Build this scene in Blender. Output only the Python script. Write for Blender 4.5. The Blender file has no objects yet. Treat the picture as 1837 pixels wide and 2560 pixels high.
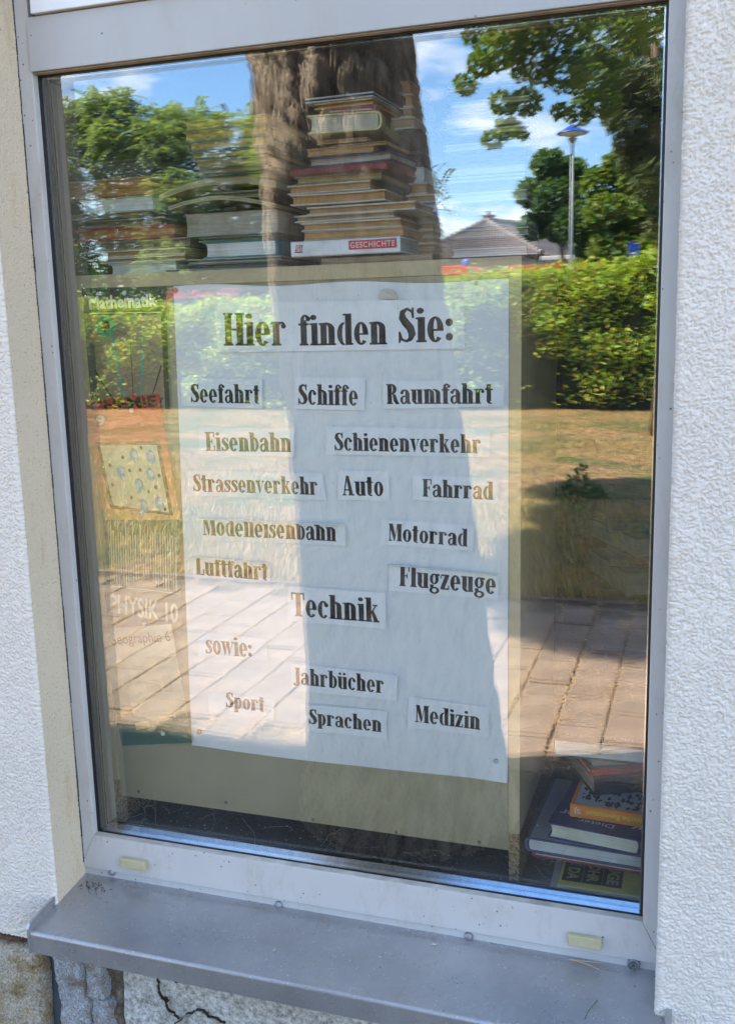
import bpy, bmesh, math, random
import numpy as np
from mathutils import Vector, Matrix

scene = bpy.context.scene
col = scene.collection
random.seed(7)
rng = np.random.default_rng(7)
R_ = math.radians

# ------------------------------------------------------------------ camera
F_PX, CX, CY = 2500.0, 918.5, 1280.0            # focal length and centre in pixels of a 1837x2560 picture
ROT = np.array([[0.94893514, 0.03511323, -0.31351102],
                [0.31455183, -0.18112889, 0.93179905],
                [-0.02406743, -0.98283233, -0.18292451]])
CAM = np.array([0.0, -1.5, 0.0])
cam_data = bpy.data.cameras.new('camera')
cam_data.sensor_fit = 'VERTICAL'
cam_data.sensor_height = 36.0
cam_data.lens = F_PX / 2560 * 36.0
cam_data.clip_start = 0.05
cam_data.clip_end = 600
cam = bpy.data.objects.new('camera', cam_data)
col.objects.link(cam)
M3 = Matrix(((ROT[0, 0], -ROT[0, 1], -ROT[0, 2]),
             (ROT[1, 0], -ROT[1, 1], -ROT[1, 2]),
             (ROT[2, 0], -ROT[2, 1], -ROT[2, 2])))
cam.matrix_world = Matrix.Translation(Vector(CAM)) @ M3.to_4x4()
scene.camera = cam

# ------------------------------------------------------------------ sky, sun, exposure
SUN_EL, SUN_AZ = 55.0, -68.0                    # azimuth from +Y (behind the building) towards -X
world = bpy.data.worlds.new('World')
scene.world = world
world.use_nodes = True
wn, wl = world.node_tree.nodes, world.node_tree.links
wn.clear()
out = wn.new('ShaderNodeOutputWorld')
bg = wn.new('ShaderNodeBackground')
bg.inputs['Strength'].default_value = 0.11
sky = wn.new('ShaderNodeTexSky')
sky.sky_type = 'NISHITA'
sky.sun_disc = False
sky.sun_elevation = R_(SUN_EL)
sky.sun_rotation = R_(SUN_AZ)
sky.air_density = 1.0
sky.dust_density = 0.6
sky.ozone_density = 4.0
hsv = wn.new('ShaderNodeHueSaturation')
hsv.inputs['Saturation'].default_value = 1.15
hsv.inputs['Value'].default_value = 1.15
wl.new(sky.outputs[0], hsv.inputs['Color'])
# fair-weather clouds, low over the horizon, all the way round
geo = wn.new('ShaderNodeTexCoord')
sep = wn.new('ShaderNodeSeparateXYZ')
wl.new(geo.outputs['Generated'], sep.inputs[0])
zc = wn.new('ShaderNodeMath'); zc.operation = 'ADD'; zc.inputs[1].default_value = 0.22
wl.new(sep.outputs['Z'], zc.inputs[0])
dx = wn.new('ShaderNodeMath'); dx.operation = 'DIVIDE'
dy = wn.new('ShaderNodeMath'); dy.operation = 'DIVIDE'
wl.new(sep.outputs['X'], dx.inputs[0]); wl.new(zc.outputs[0], dx.inputs[1])
wl.new(sep.outputs['Y'], dy.inputs[0]); wl.new(zc.outputs[0], dy.inputs[1])
cmb = wn.new('ShaderNodeCombineXYZ')
wl.new(dx.outputs[0], cmb.inputs[0]); wl.new(dy.outputs[0], cmb.inputs[1])
cn = wn.new('ShaderNodeTexNoise')
cn.inputs['Scale'].default_value = 1.7
cn.inputs['Detail'].default_value = 7
cn.inputs['Roughness'].default_value = 0.6
wl.new(cmb.outputs[0], cn.inputs['Vector'])
cr = wn.new('ShaderNodeValToRGB')
cr.color_ramp.elements[0].position = 0.50
cr.color_ramp.elements[1].position = 0.64
wl.new(cn.outputs['Fac'], cr.inputs[0])
mixc = wn.new('ShaderNodeMixRGB')
mixc.inputs[2].default_value = (7.5, 7.6, 7.9, 1)
wl.new(cr.outputs[0], mixc.inputs[0])
wl.new(hsv.outputs[0], mixc.inputs[1])
wl.new(mixc.outputs[0], bg.inputs['Color'])
wl.new(bg.outputs[0], out.inputs[0])

sd = bpy.data.lights.new('sun', 'SUN')
sd.energy = 5.0
sd.angle = R_(0.5)
sd.color = (1.0, 0.93, 0.82)
sun = bpy.data.objects.new('sun', sd)
col.objects.link(sun)
to_sun = Vector((math.sin(R_(SUN_AZ)) * math.cos(R_(SUN_EL)), math.cos(R_(SUN_AZ)) * math.cos(R_(SUN_EL)), math.sin(R_(SUN_EL))))
sun.rotation_mode = 'QUATERNION'
sun.rotation_quaternion = to_sun.to_track_quat('Z', 'Y')

scene.view_settings.view_transform = 'Standard'
scene.view_settings.look = 'None'
scene.view_settings.exposure = 2.75
scene.view_settings.gamma = 1.0
scene.view_settings.use_curve_mapping = False
scene.render.engine = 'CYCLES'
scene.cycles.max_bounces = 8
scene.cycles.transparent_max_bounces = 16

GROUND = -1.55

# ------------------------------------------------------------------ helpers
def at(px, py, y):
    """point of the plane Y=y seen at a pixel of the photograph"""
    d = ROT @ np.array([px - CX, py - CY, F_PX])
    return Vector(CAM + (y - CAM[1]) / d[1] * d)

def back(px, py, D):
    """point D metres in front of the facade that is seen at a pixel by way of the window pane"""
    p = at(px, py, D)
    return Vector((p.x, -D, p.z))

def atz(px, py, z):
    d = ROT @ np.array([px - CX, py - CY, F_PX])
    return Vector(CAM + (z - CAM[2]) / d[2] * d)

def tag(o, label=None, cat=None, group=None, kind=None):
    if label: o['label'] = label
    if cat: o['category'] = cat
    if group: o['group'] = group
    if kind: o['kind'] = kind
    return o

def link_mesh(name, me, mat, parent=None):
    if mat is not None:
        for m in (mat if isinstance(mat, (list, tuple)) else [mat]):
            me.materials.append(m)
    o = bpy.data.objects.new(name, me)
    col.objects.link(o)
    if parent: o.parent = parent
    return o

def empty(name, loc, label, cat, group=None, rz=0):
    o = bpy.data.objects.new(name, None)
    o.empty_display_size = 0.05
    col.objects.link(o)
    o.location = loc
    o.rotation_euler = (0, 0, rz)
    tag(o, label, cat, group)
    return o

def pydata(name, verts, faces, mat, parent=None, smooth=False):
    me = bpy.data.meshes.new(name)
    me.from_pydata([tuple(v) for v in verts], [], faces)
    if smooth:
        me.polygons.foreach_set('use_smooth', [True] * len(me.polygons))
    me.update()
    return link_mesh(name, me, mat, parent)

def quads_np(name, V, nper, mat, parent=None, smooth=False):
    """V: (N, nper, 3) one polygon each"""
    V = np.asarray(V, dtype=np.float32)
    N = V.shape[0]
    me = bpy.data.meshes.new(name)
    me.vertices.add(N * nper)
    me.vertices.foreach_set('co', V.reshape(-1))
    me.loops.add(N * nper)
    me.loops.foreach_set('vertex_index', np.arange(N * nper, dtype=np.int32))
    me.polygons.add(N)
    me.polygons.foreach_set('loop_start', np.arange(N, dtype=np.int32) * nper)
    me.polygons.foreach_set('loop_total', np.full(N, nper, dtype=np.int32))
    me.update(calc_edges=True)
    return link_mesh(name, me, mat, parent)

def grid_np(name, P, mat, parent=None, smooth=True):
    """P: (nu, nv, 3) point grid"""
    nu, nv = P.shape[:2]
    me = bpy.data.meshes.new(name)
    me.vertices.add(nu * nv)
    me.vertices.foreach_set('co', P.astype(np.float32).reshape(-1))
    i = np.arange(nu - 1)[:, None] * nv + np.arange(nv - 1)[None, :]
    F = np.stack([i, i + 1, i + nv + 1, i + nv], -1).reshape(-1, 4).astype(np.int32)
    n = len(F)
    me.loops.add(n * 4)
    me.loops.foreach_set('vertex_index', F.reshape(-1))
    me.polygons.add(n)
    me.polygons.foreach_set('loop_start', np.arange(n, dtype=np.int32) * 4)
    me.polygons.foreach_set('loop_total', np.full(n, 4, dtype=np.int32))
    if smooth: me.polygons.foreach_set('use_smooth', np.ones(n, dtype=bool))
    me.update(calc_edges=True)
    return link_mesh(name, me, mat, parent)

class MB:
    """collects boxes, prisms and tubes, then links them as ONE mesh object"""
    def __init__(s): s.v = []; s.f = []; s.mi = []
    def add(s, vs, fs, m=0):
        b = len(s.v); s.v += [tuple(v) for v in vs]
        s.f += [tuple(i + b for i in f) for f in fs]; s.mi += [m] * len(fs)
        return s
    def box(s, x0, x1, y0, y1, z0, z1, m=0):
        vs = [(x, y, z) for z in (z0, z1) for y in (y0, y1) for x in (x0, x1)]
        return s.add(vs, [(0, 2, 3, 1), (4, 5, 7, 6), (0, 1, 5, 4), (2, 6, 7, 3), (0, 4, 6, 2), (1, 3, 7, 5)], m)
    def prism(s, poly, a0, a1, axis='x', m=0):
        """poly in the two other axes (order y,z / x,z / x,y), extruded along axis"""
        def P(a, p):
            return {'x': (a, p[0], p[1]), 'y': (p[0], a, p[1]), 'z': (p[0], p[1], a)}[axis]
        n = len(poly)
        vs = [P(a0, p) for p in poly] + [P(a1, p) for p in poly]
        fs = [tuple(range(n))[::-1], tuple(range(n, 2 * n))] + [(i, (i + 1) % n, n + (i + 1) % n, n + i) for i in range(n)]
        return s.add(vs, fs, m)
    def tube(s, pts, rad, n=10, m=0, cap=True):
        pts = [Vector(p) for p in pts]
        if not isinstance(rad, (list, tuple)): rad = [rad] * len(pts)
        vs = []; fs = []
        for i, p in enumerate(pts):
            d = (pts[min(i + 1, len(pts) - 1)] - pts[max(i - 1, 0)]).normalized()
            a = d.orthogonal().normalized() if abs(d.z) < 0.9 else Vector((1, 0, 0)); a = (a - d * a.dot(d)).normalized()
            b = d.cross(a)
            for k in range(n):
                t = 2 * math.pi * k / n
                vs.append(p + (a * math.cos(t) + b * math.sin(t)) * rad[i])
        for i in range(len(pts) - 1):
            for k in range(n):
                fs.append((i * n + k, i * n + (k + 1) % n, (i + 1) * n + (k + 1) % n, (i + 1) * n + k))
        if cap:
            fs.append(tuple(range(n))[::-1]); fs.append(tuple(range((len(pts) - 1) * n, len(pts) * n)))
        return s.add(vs, fs, m)
    def lathe(s, prof, c, axis='z', n=16, m=0):
        vs = []; fs = []
        for r, h in prof:
            for k in range(n):
                t = 2 * math.pi * k / n
                a, b = r * math.cos(t), r * math.sin(t)
                vs.append({'z': (c[0] + a, c[1] + b, c[2] + h), 'y': (c[0] + a, c[1] + h, c[2] + b), 'x': (c[0] + h, c[1] + a, c[2] + b)}[axis])
        for i in range(len(prof) - 1):
            for k in range(n):
                fs.append((i * n + k, i * n + (k + 1) % n, (i + 1) * n + (k + 1) % n, (i + 1) * n + k))
        fs.append(tuple(range(n))[::-1]); fs.append(tuple(range((len(prof) - 1) * n, len(prof) * n)))
        return s.add(vs, fs, m)
    def build(s, name, mat, parent=None, bevel=0, smooth=False):
        me = bpy.data.meshes.new(name)
        me.from_pydata(s.v, [], s.f)
        me.polygons.foreach_set('material_index', s.mi)
        bm = bmesh.new(); bm.from_mesh(me)
        bmesh.ops.recalc_face_normals(bm, faces=bm.faces)
        if bevel:
            bmesh.ops.bevel(bm, geom=[e for e in bm.edges if e.calc_face_angle(0) > 0.6], offset=bevel, segments=2, affect='EDGES', profile=0.6, clamp_overlap=True)
        bm.to_mesh(me); bm.free()
        if smooth:
            me.polygons.foreach_set('use_smooth', [True] * len(me.polygons))
        me.update()
        return link_mesh(name, me, mat, parent)

# ------------------------------------------------------------------ materials
def mat_new(name):
    m = bpy.data.materials.new(name); m.use_nodes = True
    nt = m.node_tree; nt.nodes.clear()
    o = nt.nodes.new('ShaderNodeOutputMaterial'); b = nt.nodes.new('ShaderNodeBsdfPrincipled')
    nt.links.new(b.outputs[0], o.inputs[0])
    return m, nt, b, o

def coords(nt, scale=(1, 1, 1), obj=True):
    t = nt.nodes.new('ShaderNodeTexCoord'); mp = nt.nodes.new('ShaderNodeMapping')
    mp.inputs['Scale'].default_value = scale
    nt.links.new(t.outputs['Object'], mp.inputs[0])
    return mp.outputs[0]

def noise(nt, vec, scale, detail=4, rough=0.55):
    n = nt.nodes.new('ShaderNodeTexNoise'); n.inputs['Scale'].default_value = scale
    n.inputs['Detail'].default_value = detail; n.inputs['Roughness'].default_value = rough
    nt.links.new(vec, n.inputs['Vector']); return n.outputs['Fac']

def ramp(nt, fac, stops):
    r = nt.nodes.new('ShaderNodeValToRGB')
    e = r.color_ramp.elements
    while len(e) < len(stops): e.new(0.5)
    for k, (p, c) in enumerate(stops):
        e[k].position = p; e[k].color = (*c, 1) if len(c) == 3 else c
    nt.links.new(fac, r.inputs[0]); return r.outputs[0]

def bump(nt, b, fac, strength, dist):
    n = nt.nodes.new('ShaderNodeBump'); n.inputs['Strength'].default_value = strength; n.inputs['Distance'].default_value = dist
    nt.links.new(fac, n.inputs['Height'])
    prev = b.inputs['Normal'].links
    if prev: nt.links.new(prev[0].from_socket, n.inputs['Normal'])
    nt.links.new(n.outputs[0], b.inputs['Normal'])

def mixrgb(nt, fac, a, b, mode='MIX'):
    n = nt.nodes.new('ShaderNodeMixRGB'); n.blend_type = mode
    for sck, v in ((0, fac), (1, a), (2, b)):
        if isinstance(v, (int, float)): n.inputs[sck].default_value = v
        elif isinstance(v, tuple): n.inputs[sck].default_value = (*v, 1)
        else: nt.links.new(v, n.inputs[sck])
    return n.outputs[0]

def pm(name, c, rough=0.6, var=0.12, nscale=20, bscale=None, bstr=0.2, bdist=0.001, stretch=(1, 1, 1), metal=0, specks=None, spec=0.5, dust=0):
    """general principled material: base colour, mottling, optional bump and dirt specks"""
    m, nt, b, o = mat_new(name)
    v = coords(nt, stretch)
    lo = tuple(x * (1 - var) for x in c); hi = tuple(min(1, x * (1 + var)) for x in c)
    cl = ramp(nt, noise(nt, v, nscale), [(0.3, lo), (0.7, hi)])
    if specks:
        sc, thr, scol = specks
        vo = nt.nodes.new('ShaderNodeTexVoronoi'); vo.inputs['Scale'].default_value = sc
        nt.links.new(coords(nt), vo.inputs['Vector'])
        sel = noise(nt, coords(nt), sc * 0.37, 2)
        mm = nt.nodes.new('ShaderNodeMath'); mm.operation = 'MULTIPLY'
        r1 = ramp(nt, vo.outputs['Distance'], [(thr * 0.6, (1, 1, 1)), (thr, (0, 0, 0))])
        r2 = ramp(nt, sel, [(0.52, (0, 0, 0)), (0.58, (1, 1, 1))])
        nt.links.new(r1, mm.inputs[0]); nt.links.new(r2, mm.inputs[1])
        cl = mixrgb(nt, mm.outputs[0], cl, scol)
    nt.links.new(cl, b.inputs['Base Color'])
    b.inputs['Roughness'].default_value = rough
    b.inputs['Metallic'].default_value = metal
    b.inputs['Specular IOR Level'].default_value = spec
    if dust:
        dm = ramp(nt, noise(nt, coords(nt, (1, 1, .35)), 16, 7, 0.75), [(0.52, (0, 0, 0)), (0.75, (dust, dust, dust))])
        c2 = mixrgb(nt, dm, cl, (0.30, 0.26, 0.20)); nt.links.new(c2, b.inputs['Base Color'])
    if bscale: bump(nt, b, noise(nt, v, bscale, 5, 0.65), bstr, bdist)
    return m

MT = {}
MT['frame'] = pm('frame_white_lacquer', (0.415, 0.40, 0.385), 0.38, 0.04, 6, 400, 0.08, 0.0003, specks=(75, 0.14, (0.05, 0.03, 0.02)), dust=0.7)
MT['frame_grey'] = pm('transom_lacquer', (0.33, 0.325, 0.315), 0.4, 0.04, 5, 400, 0.08, 0.0003, specks=(55, 0.11, (0.05, 0.035, 0.025)), dust=0.4)
MT['sash'] = pm('upper_sash_white', (0.58, 0.58, 0.58), 0.35, 0.03, 6, specks=(40, 0.05, (0.05, 0.04, 0.03)))
MT['rebate'] = pm('rebate_grimy', (0.34, 0.32, 0.28), 0.6, 0.25, 30, 300, 0.2, 0.0005)
MT['rubber'] = pm('black_rubber', (0.006, 0.006, 0.006), 0.5, 0.2, 60)
MT['joint'] = pm('joint_dirt', (0.03, 0.028, 0.025), 0.9, 0.3, 60)
MT['spacer'] = pm('spacer_bar', (0.50, 0.53, 0.56), 0.16, 0.1, 80, metal=1.0)
MT['bead'] = pm('inner_bead', (0.26, 0.24, 0.20), 0.5, 0.1, 20)
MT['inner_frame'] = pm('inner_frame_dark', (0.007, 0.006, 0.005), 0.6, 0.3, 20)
MT['cap'] = pm('yellowed_plastic', (0.36, 0.325, 0.19), 0.45, 0.12, 40, specks=(160, 0.12, (0.12, 0.09, 0.05)))
MT['screw'] = pm('zinc_screw', (0.22, 0.22, 0.23), 0.5, 0.2, 200, metal=0.5)
MT['needle'] = pm('dry_needles', (0.46, 0.27, 0.12), 0.8, 0.4, 9)
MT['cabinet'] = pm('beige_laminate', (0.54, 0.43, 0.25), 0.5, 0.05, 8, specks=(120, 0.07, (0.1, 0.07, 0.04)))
MT['board'] = pm('hardboard_back', (0.40, 0.345, 0.215), 0.62, 0.10, 7, 160, 0.25, 0.0006, specks=(75, 0.08, (0.05, 0.04, 0.03)))
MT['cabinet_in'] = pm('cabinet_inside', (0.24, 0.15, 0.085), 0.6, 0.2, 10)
MT['nail'] = pm('nail_head', (0.16, 0.17, 0.16), 0.4, 0.1, 60, metal=0.7)
MT['poster'] = pm('poster_paper', (0.80, 0.81, 0.81), 0.42, 0.03, 5, 14, 0.12, 0.004, specks=(28, 0.028, (0.05, 0.04, 0.03)))
MT['strip'] = pm('strip_paper', (0.88, 0.885, 0.89), 0.55, 0.02, 14, 60, 0.1, 0.0008)
MT['ink'] = pm('black_toner', (0.007, 0.0065, 0.007), 0.42, 0.6, 90)
MT['pin'] = pm('pin_white', (0.62, 0.62, 0.58), 0.3, 0.05, 50)
MT['pin_copper'] = pm('pin_copper', (0.55, 0.26, 0.16), 0.35, 0.1, 50, metal=0.8)
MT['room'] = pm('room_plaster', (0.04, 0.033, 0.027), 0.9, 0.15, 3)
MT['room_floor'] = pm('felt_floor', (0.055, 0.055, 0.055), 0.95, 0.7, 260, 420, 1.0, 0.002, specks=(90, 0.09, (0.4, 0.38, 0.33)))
MT['web'] = pm('cobweb', (0.40, 0.38, 0.33), 0.9, 0.1, 30)

def chip_mat():
    m, nt, b, o = mat_new('raw_chipboard')
    v = coords(nt, (1, 1, 1))
    vo = nt.nodes.new('ShaderNodeTexVoronoi'); vo.inputs['Scale'].default_value = 420
    nt.links.new(v, vo.inputs['Vector'])
    c = ramp(nt, vo.outputs['Color'], [(0.15, (0.08, 0.045, 0.02)), (0.4, (0.26, 0.16, 0.07)), (0.7, (0.48, 0.34, 0.18))])
    nt.links.new(c, b.inputs['Base Color']); b.inputs['Roughness'].default_value = 0.85
    bump(nt, b, vo.outputs['Distance'], 0.6, 0.001)
    return m
MT['chip'] = chip_mat()

def glass_mat(name, refl, dust):
    m, nt, b, o = mat_new(name)
    nt.nodes.remove(b)
    tr = nt.nodes.new('ShaderNodeBsdfTransparent'); tr.inputs[0].default_value = (0.97, 0.985, 0.98, 1)
    gl = nt.nodes.new('ShaderNodeBsdfGlossy'); gl.inputs['Roughness'].default_value = 0.0
    gl.inputs[0].default_value = (1, 1, 1, 1)
    bp = nt.nodes.new('ShaderNodeBump'); bp.inputs['Strength'].default_value = 1; bp.inputs['Distance'].default_value = 0.000008
    nt.links.new(noise(nt, coords(nt, (7, 1, 2.2)), 1.6, 2, 0.4), bp.inputs['Height'])
    nt.links.new(bp.outputs[0], gl.inputs['Normal'])
    fr = nt.nodes.new('ShaderNodeLayerWeight'); fr.inputs['Blend'].default_value = 0.22
    mr = nt.nodes.new('ShaderNodeMapRange'); mr.inputs['From Min'].default_value = 0; mr.inputs['From Max'].default_value = 1
    mr.inputs['To Min'].default_value = refl; mr.inputs['To Max'].default_value = 0.95
    nt.links.new(fr.outputs['Fresnel'], mr.inputs[0])
    mx = nt.nodes.new('ShaderNodeMixShader')
    nt.links.new(mr.outputs[0], mx.inputs[0]); nt.links.new(tr.outputs[0], mx.inputs[1]); nt.links.new(gl.outputs[0], mx.inputs[2])
    last = mx.outputs[0]
    if dust:
        df = nt.nodes.new('ShaderNodeBsdfDiffuse'); df.inputs[0].default_value = (0.55, 0.52, 0.47, 1)
        vo = nt.nodes.new('ShaderNodeTexVoronoi'); vo.inputs['Scale'].default_value = 55
        nt.links.new(coords(nt), vo.inputs['Vector'])
        r1 = ramp(nt, vo.outputs['Distance'], [(0.035, (1, 1, 1)), (0.06, (0, 0, 0))])
        sel = ramp(nt, noise(nt, coords(nt), 21, 2), [(0.5, (0, 0, 0)), (0.6, (0.8, 0.8, 0.8))])
        mu = nt.nodes.new('ShaderNodeMath'); mu.operation = 'MULTIPLY'
        nt.links.new(r1, mu.inputs[0]); nt.links.new(sel, mu.inputs[1])
        film = ramp(nt, noise(nt, coords(nt, (1, 1, 0.5)), 7, 6, 0.7), [(0.35, (0.0, 0.0, 0.0)), (0.8, (0.035, 0.035, 0.035))])
        ad = nt.nodes.new('ShaderNodeMath'); ad.operation = 'ADD'; ad.use_clamp = True
        nt.links.new(mu.outputs[0], ad.inputs[0]); nt.links.new(film, ad.inputs[1])
        m2 = nt.nodes.new('ShaderNodeMixShader')
        nt.links.new(ad.outputs[0], m2.inputs[0]); nt.links.new(last, m2.inputs[1]); nt.links.new(df.outputs[0], m2.inputs[2])
        last = m2.outputs[0]
    nt.links.new(last, o.inputs[0])
    return m
MT['glass'] = glass_mat('coated_glass_outer', 0.115, True)
MT['glass2'] = glass_mat('coated_glass_inner', 0.105, False)
def clear_mat():
    m, nt, b, o = mat_new('glass_back_face')
    nt.nodes.remove(b)
    tr = nt.nodes.new('ShaderNodeBsdfTransparent'); nt.links.new(tr.outputs[0], o.inputs[0])
    return m
MT['clear'] = clear_mat()

def stucco_mat(name, c, pit, dirt):
    m, nt, b, o = mat_new(name)
    v = coords(nt)
    base = ramp(nt, noise(nt, v, 5, 5), [(0.3, tuple(x * 0.93 for x in c)), (0.7, c)])
    if pit:
        vo = nt.nodes.new('ShaderNodeTexVoronoi'); vo.inputs['Scale'].default_value = 170
        nt.links.new(v, vo.inputs['Vector'])
        r = ramp(nt, vo.outputs['Distance'], [(0.10, (1, 1, 1)), (0.24, (0, 0, 0))])
        s = ramp(nt, noise(nt, v, 120, 2), [(0.50, (0, 0, 0)), (0.56, (0.8, 0.8, 0.8))])
        mu = nt.nodes.new('ShaderNodeMath'); mu.operation = 'MULTIPLY'
        nt.links.new(r, mu.inputs[0]); nt.links.new(s, mu.inputs[1])
        base = mixrgb(nt, mu.outputs[0], base, (0.13, 0.09, 0.05))
    st = ramp(nt, noise(nt, coords(nt, (1, 1, .3)), 14, 7, 0.75), [(0.56, (0, 0, 0)), (0.72, (dirt, dirt, dirt))])
    base = mixrgb(nt, st, base, tuple(x * f for x, f in zip(c, (0.8, 0.68, 0.48))))
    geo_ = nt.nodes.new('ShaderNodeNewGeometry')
    hollow_tint = ramp(nt, geo_.outputs['Pointiness'], [(0.40, (0.55, 0.48, 0.38)), (0.485, (1, 1, 1))])  # browner and darker in the hollows of the relief
    base = mixrgb(nt, 0.8, base, hollow_tint, 'MULTIPLY')
    nt.links.new(base, b.inputs['Base Color']); b.inputs['Roughness'].default_value = 0.9
    bump(nt, b, noise(nt, v, 700, 4, 0.7), 0.6, 0.0010)
    return m
MT['stucco'] = stucco_mat('white_stucco', (0.60, 0.55, 0.485), False, 0.35)
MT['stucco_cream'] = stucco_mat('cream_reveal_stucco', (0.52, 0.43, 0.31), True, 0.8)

def sill_mat():
    m, nt, b, o = mat_new('grey_aluminium_sill')
    v = coords(nt)
    c = ramp(nt, noise(nt, v, 4, 6, 0.7), [(0.3, (0.27, 0.268, 0.265)), (0.7, (0.38, 0.38, 0.385))])
    for sc, thr, colr in ((190, 0.24, (0.75, 0.75, 0.74)), (75, 0.10, (0.03, 0.025, 0.02)), (320, 0.3, (0.12, 0.11, 0.10))):
        vo = nt.nodes.new('ShaderNodeTexVoronoi'); vo.inputs['Scale'].default_value = sc
        nt.links.new(v, vo.inputs['Vector'])
        r = ramp(nt, vo.outputs['Distance'], [(thr * 0.5, (1, 1, 1)), (thr, (0, 0, 0))])
        s = ramp(nt, noise(nt, v, sc * 0.23, 3), [(0.5, (0, 0, 0)), (0.62, (0.7, 0.7, 0.7))])
        mu = nt.nodes.new('ShaderNodeMath'); mu.operation = 'MULTIPLY'
        nt.links.new(r, mu.inputs[0]); nt.links.new(s, mu.inputs[1])
        c = mixrgb(nt, mu.outputs[0], c, colr)
    sm = ramp(nt, noise(nt, coords(nt, (1, 3, 1)), 9, 6, 0.75), [(0.55, (0, 0, 0)), (0.8, (0.35, 0.35, 0.35))])
    c = mixrgb(nt, sm, c, (0.40, 0.38, 0.34))
    nt.links.new(c, b.inputs['Base Color'])
    b.inputs['Metallic'].default_value = 0.6
    rr = ramp(nt, noise(nt, v, 12, 4), [(0.3, (0.24, 0.24, 0.24)), (0.7, (0.40, 0.40, 0.40))])
    nt.links.new(rr, b.inputs['Roughness'])
    bump(nt, b, noise(nt, v, 300, 3), 0.15, 0.0004)
    return m
MT['sill'] = sill_mat()

def stone_mat(name, cols, scale, bs, bd):
    m, nt, b, o = mat_new(name)
    v = coords(nt)
    c = ramp(nt, noise(nt, v, scale, 7, 0.7), [(0.28 + 0.44 * k / (len(cols) - 1), cc) for k, cc in enumerate(cols)])
    g = ramp(nt, noise(nt, v, scale * 12, 5, 0.8), [(0.36, (0.35, 0.33, 0.3)), (0.64, (1.3, 1.3, 1.3))])
    c = mixrgb(nt, 1.0, c, g, 'MULTIPLY')
    nt.links.new(c, b.inputs['Base Color']); b.inputs['Roughness'].default_value = 0.92
    bump(nt, b, noise(nt, v, scale * 9, 8, 0.7), bs, bd)
    return m
MT['sandstone'] = stone_mat('sandstone', [(0.12, 0.09, 0.07), (0.36, 0.26, 0.14), (0.48, 0.42, 0.33), (0.44, 0.29, 0.11)], 18, 1.0, 0.008)
MT['plaster'] = stone_mat('grey_plaster', [(0.30, 0.28, 0.24), (0.42, 0.40, 0.36), (0.48, 0.47, 0.45)], 9, 0.3, 0.001)
MT['mortar'] = stone_mat('lumpy_mortar', [(0.16, 0.10, 0.06), (0.30, 0.27, 0.24), (0.44, 0.45, 0.47), (0.30, 0.2, 0.12)], 24, 1.0, 0.007)
MT['darkstone'] = stone_mat('brown_joint', [(0.07, 0.05, 0.03), (0.16, 0.12, 0.08), (0.28, 0.22, 0.15)], 20, 1.0, 0.005)
MT['slate'] = pm('dark_grey_sheet', (0.085, 0.10, 0.125), 0.55, 0.12, 30, 200, 0.2, 0.001)
MT['crack'] = pm('crack_dark', (0.03, 0.022, 0.016), 0.95, 0.4, 60)
MT['brick'] = stone_mat('old_brick', [(0.06, 0.03, 0.025), (0.16, 0.07, 0.045), (0.22, 0.12, 0.08)], 30, 1.0, 0.006)
MT['roof_red'] = pm('own_roof_tiles', (0.25, 0.12, 0.08), 0.8, 0.2, 5)

def leaf_mat(name, cols, trans=0.35):
    m, nt, b, o = mat_new(name)
    g = nt.nodes.new('ShaderNodeNewGeometry')
    c = ramp(nt, g.outputs['Random Per Island'], [(k / max(1, len(cols) - 1), cc) for k, cc in enumerate(cols)])
    nt.links.new(c, b.inputs['Base Color']); b.inputs['Roughness'].default_value = 0.55
    b.inputs['Specular IOR Level'].default_value = 0.35
    t = nt.nodes.new('ShaderNodeBsdfTranslucent')
    tc = mixrgb(nt, 1.0, c, (1.9, 1.7, 0.6), 'MULTIPLY')
    nt.links.new(tc, t.inputs[0])
    mx = nt.nodes.new('ShaderNodeMixShader'); mx.inputs[0].default_value = trans
    nt.links.new(b.outputs[0], mx.inputs[1]); nt.links.new(t.outputs[0], mx.inputs[2])
    nt.links.new(mx.outputs[0], o.inputs[0])
    return m
MT['leaf_hedge'] = leaf_mat('hedge_leaves', [(0.08, 0.19, 0.03), (0.18, 0.34, 0.035), (0.32, 0.47, 0.05), (0.46, 0.46, 0.06), (0.24, 0.40, 0.05), (0.34, 0.16, 0.05)])
MT['leaf_locust'] = leaf_mat('locust_leaves', [(0.08, 0.15, 0.07), (0.16, 0.25, 0.12), (0.27, 0.36, 0.19)])
MT['leaf_oak'] = leaf_mat('broad_leaves', [(0.05, 0.11, 0.025), (0.09, 0.18, 0.03), (0.15, 0.24, 0.05), (0.19, 0.19, 0.05)])
MT['leaf_dark'] = leaf_mat('dark_leaves', [(0.035, 0.09, 0.03), (0.06, 0.13, 0.04), (0.10, 0.18, 0.05)])
MT['leaf_pine'] = leaf_mat('pine_needles_green', [(0.03, 0.06, 0.02), (0.07, 0.10, 0.03), (0.12, 0.13, 0.04)], 0.15)
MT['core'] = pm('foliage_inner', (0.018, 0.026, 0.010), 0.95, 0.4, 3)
MT['grassblade'] = leaf_mat('grass_blades', [(0.46, 0.32, 0.13), (0.34, 0.24, 0.09), (0.17, 0.21, 0.05), (0.56, 0.43, 0.22), (0.26, 0.16, 0.06), (0.50, 0.38, 0.16)], 0.25)

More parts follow.
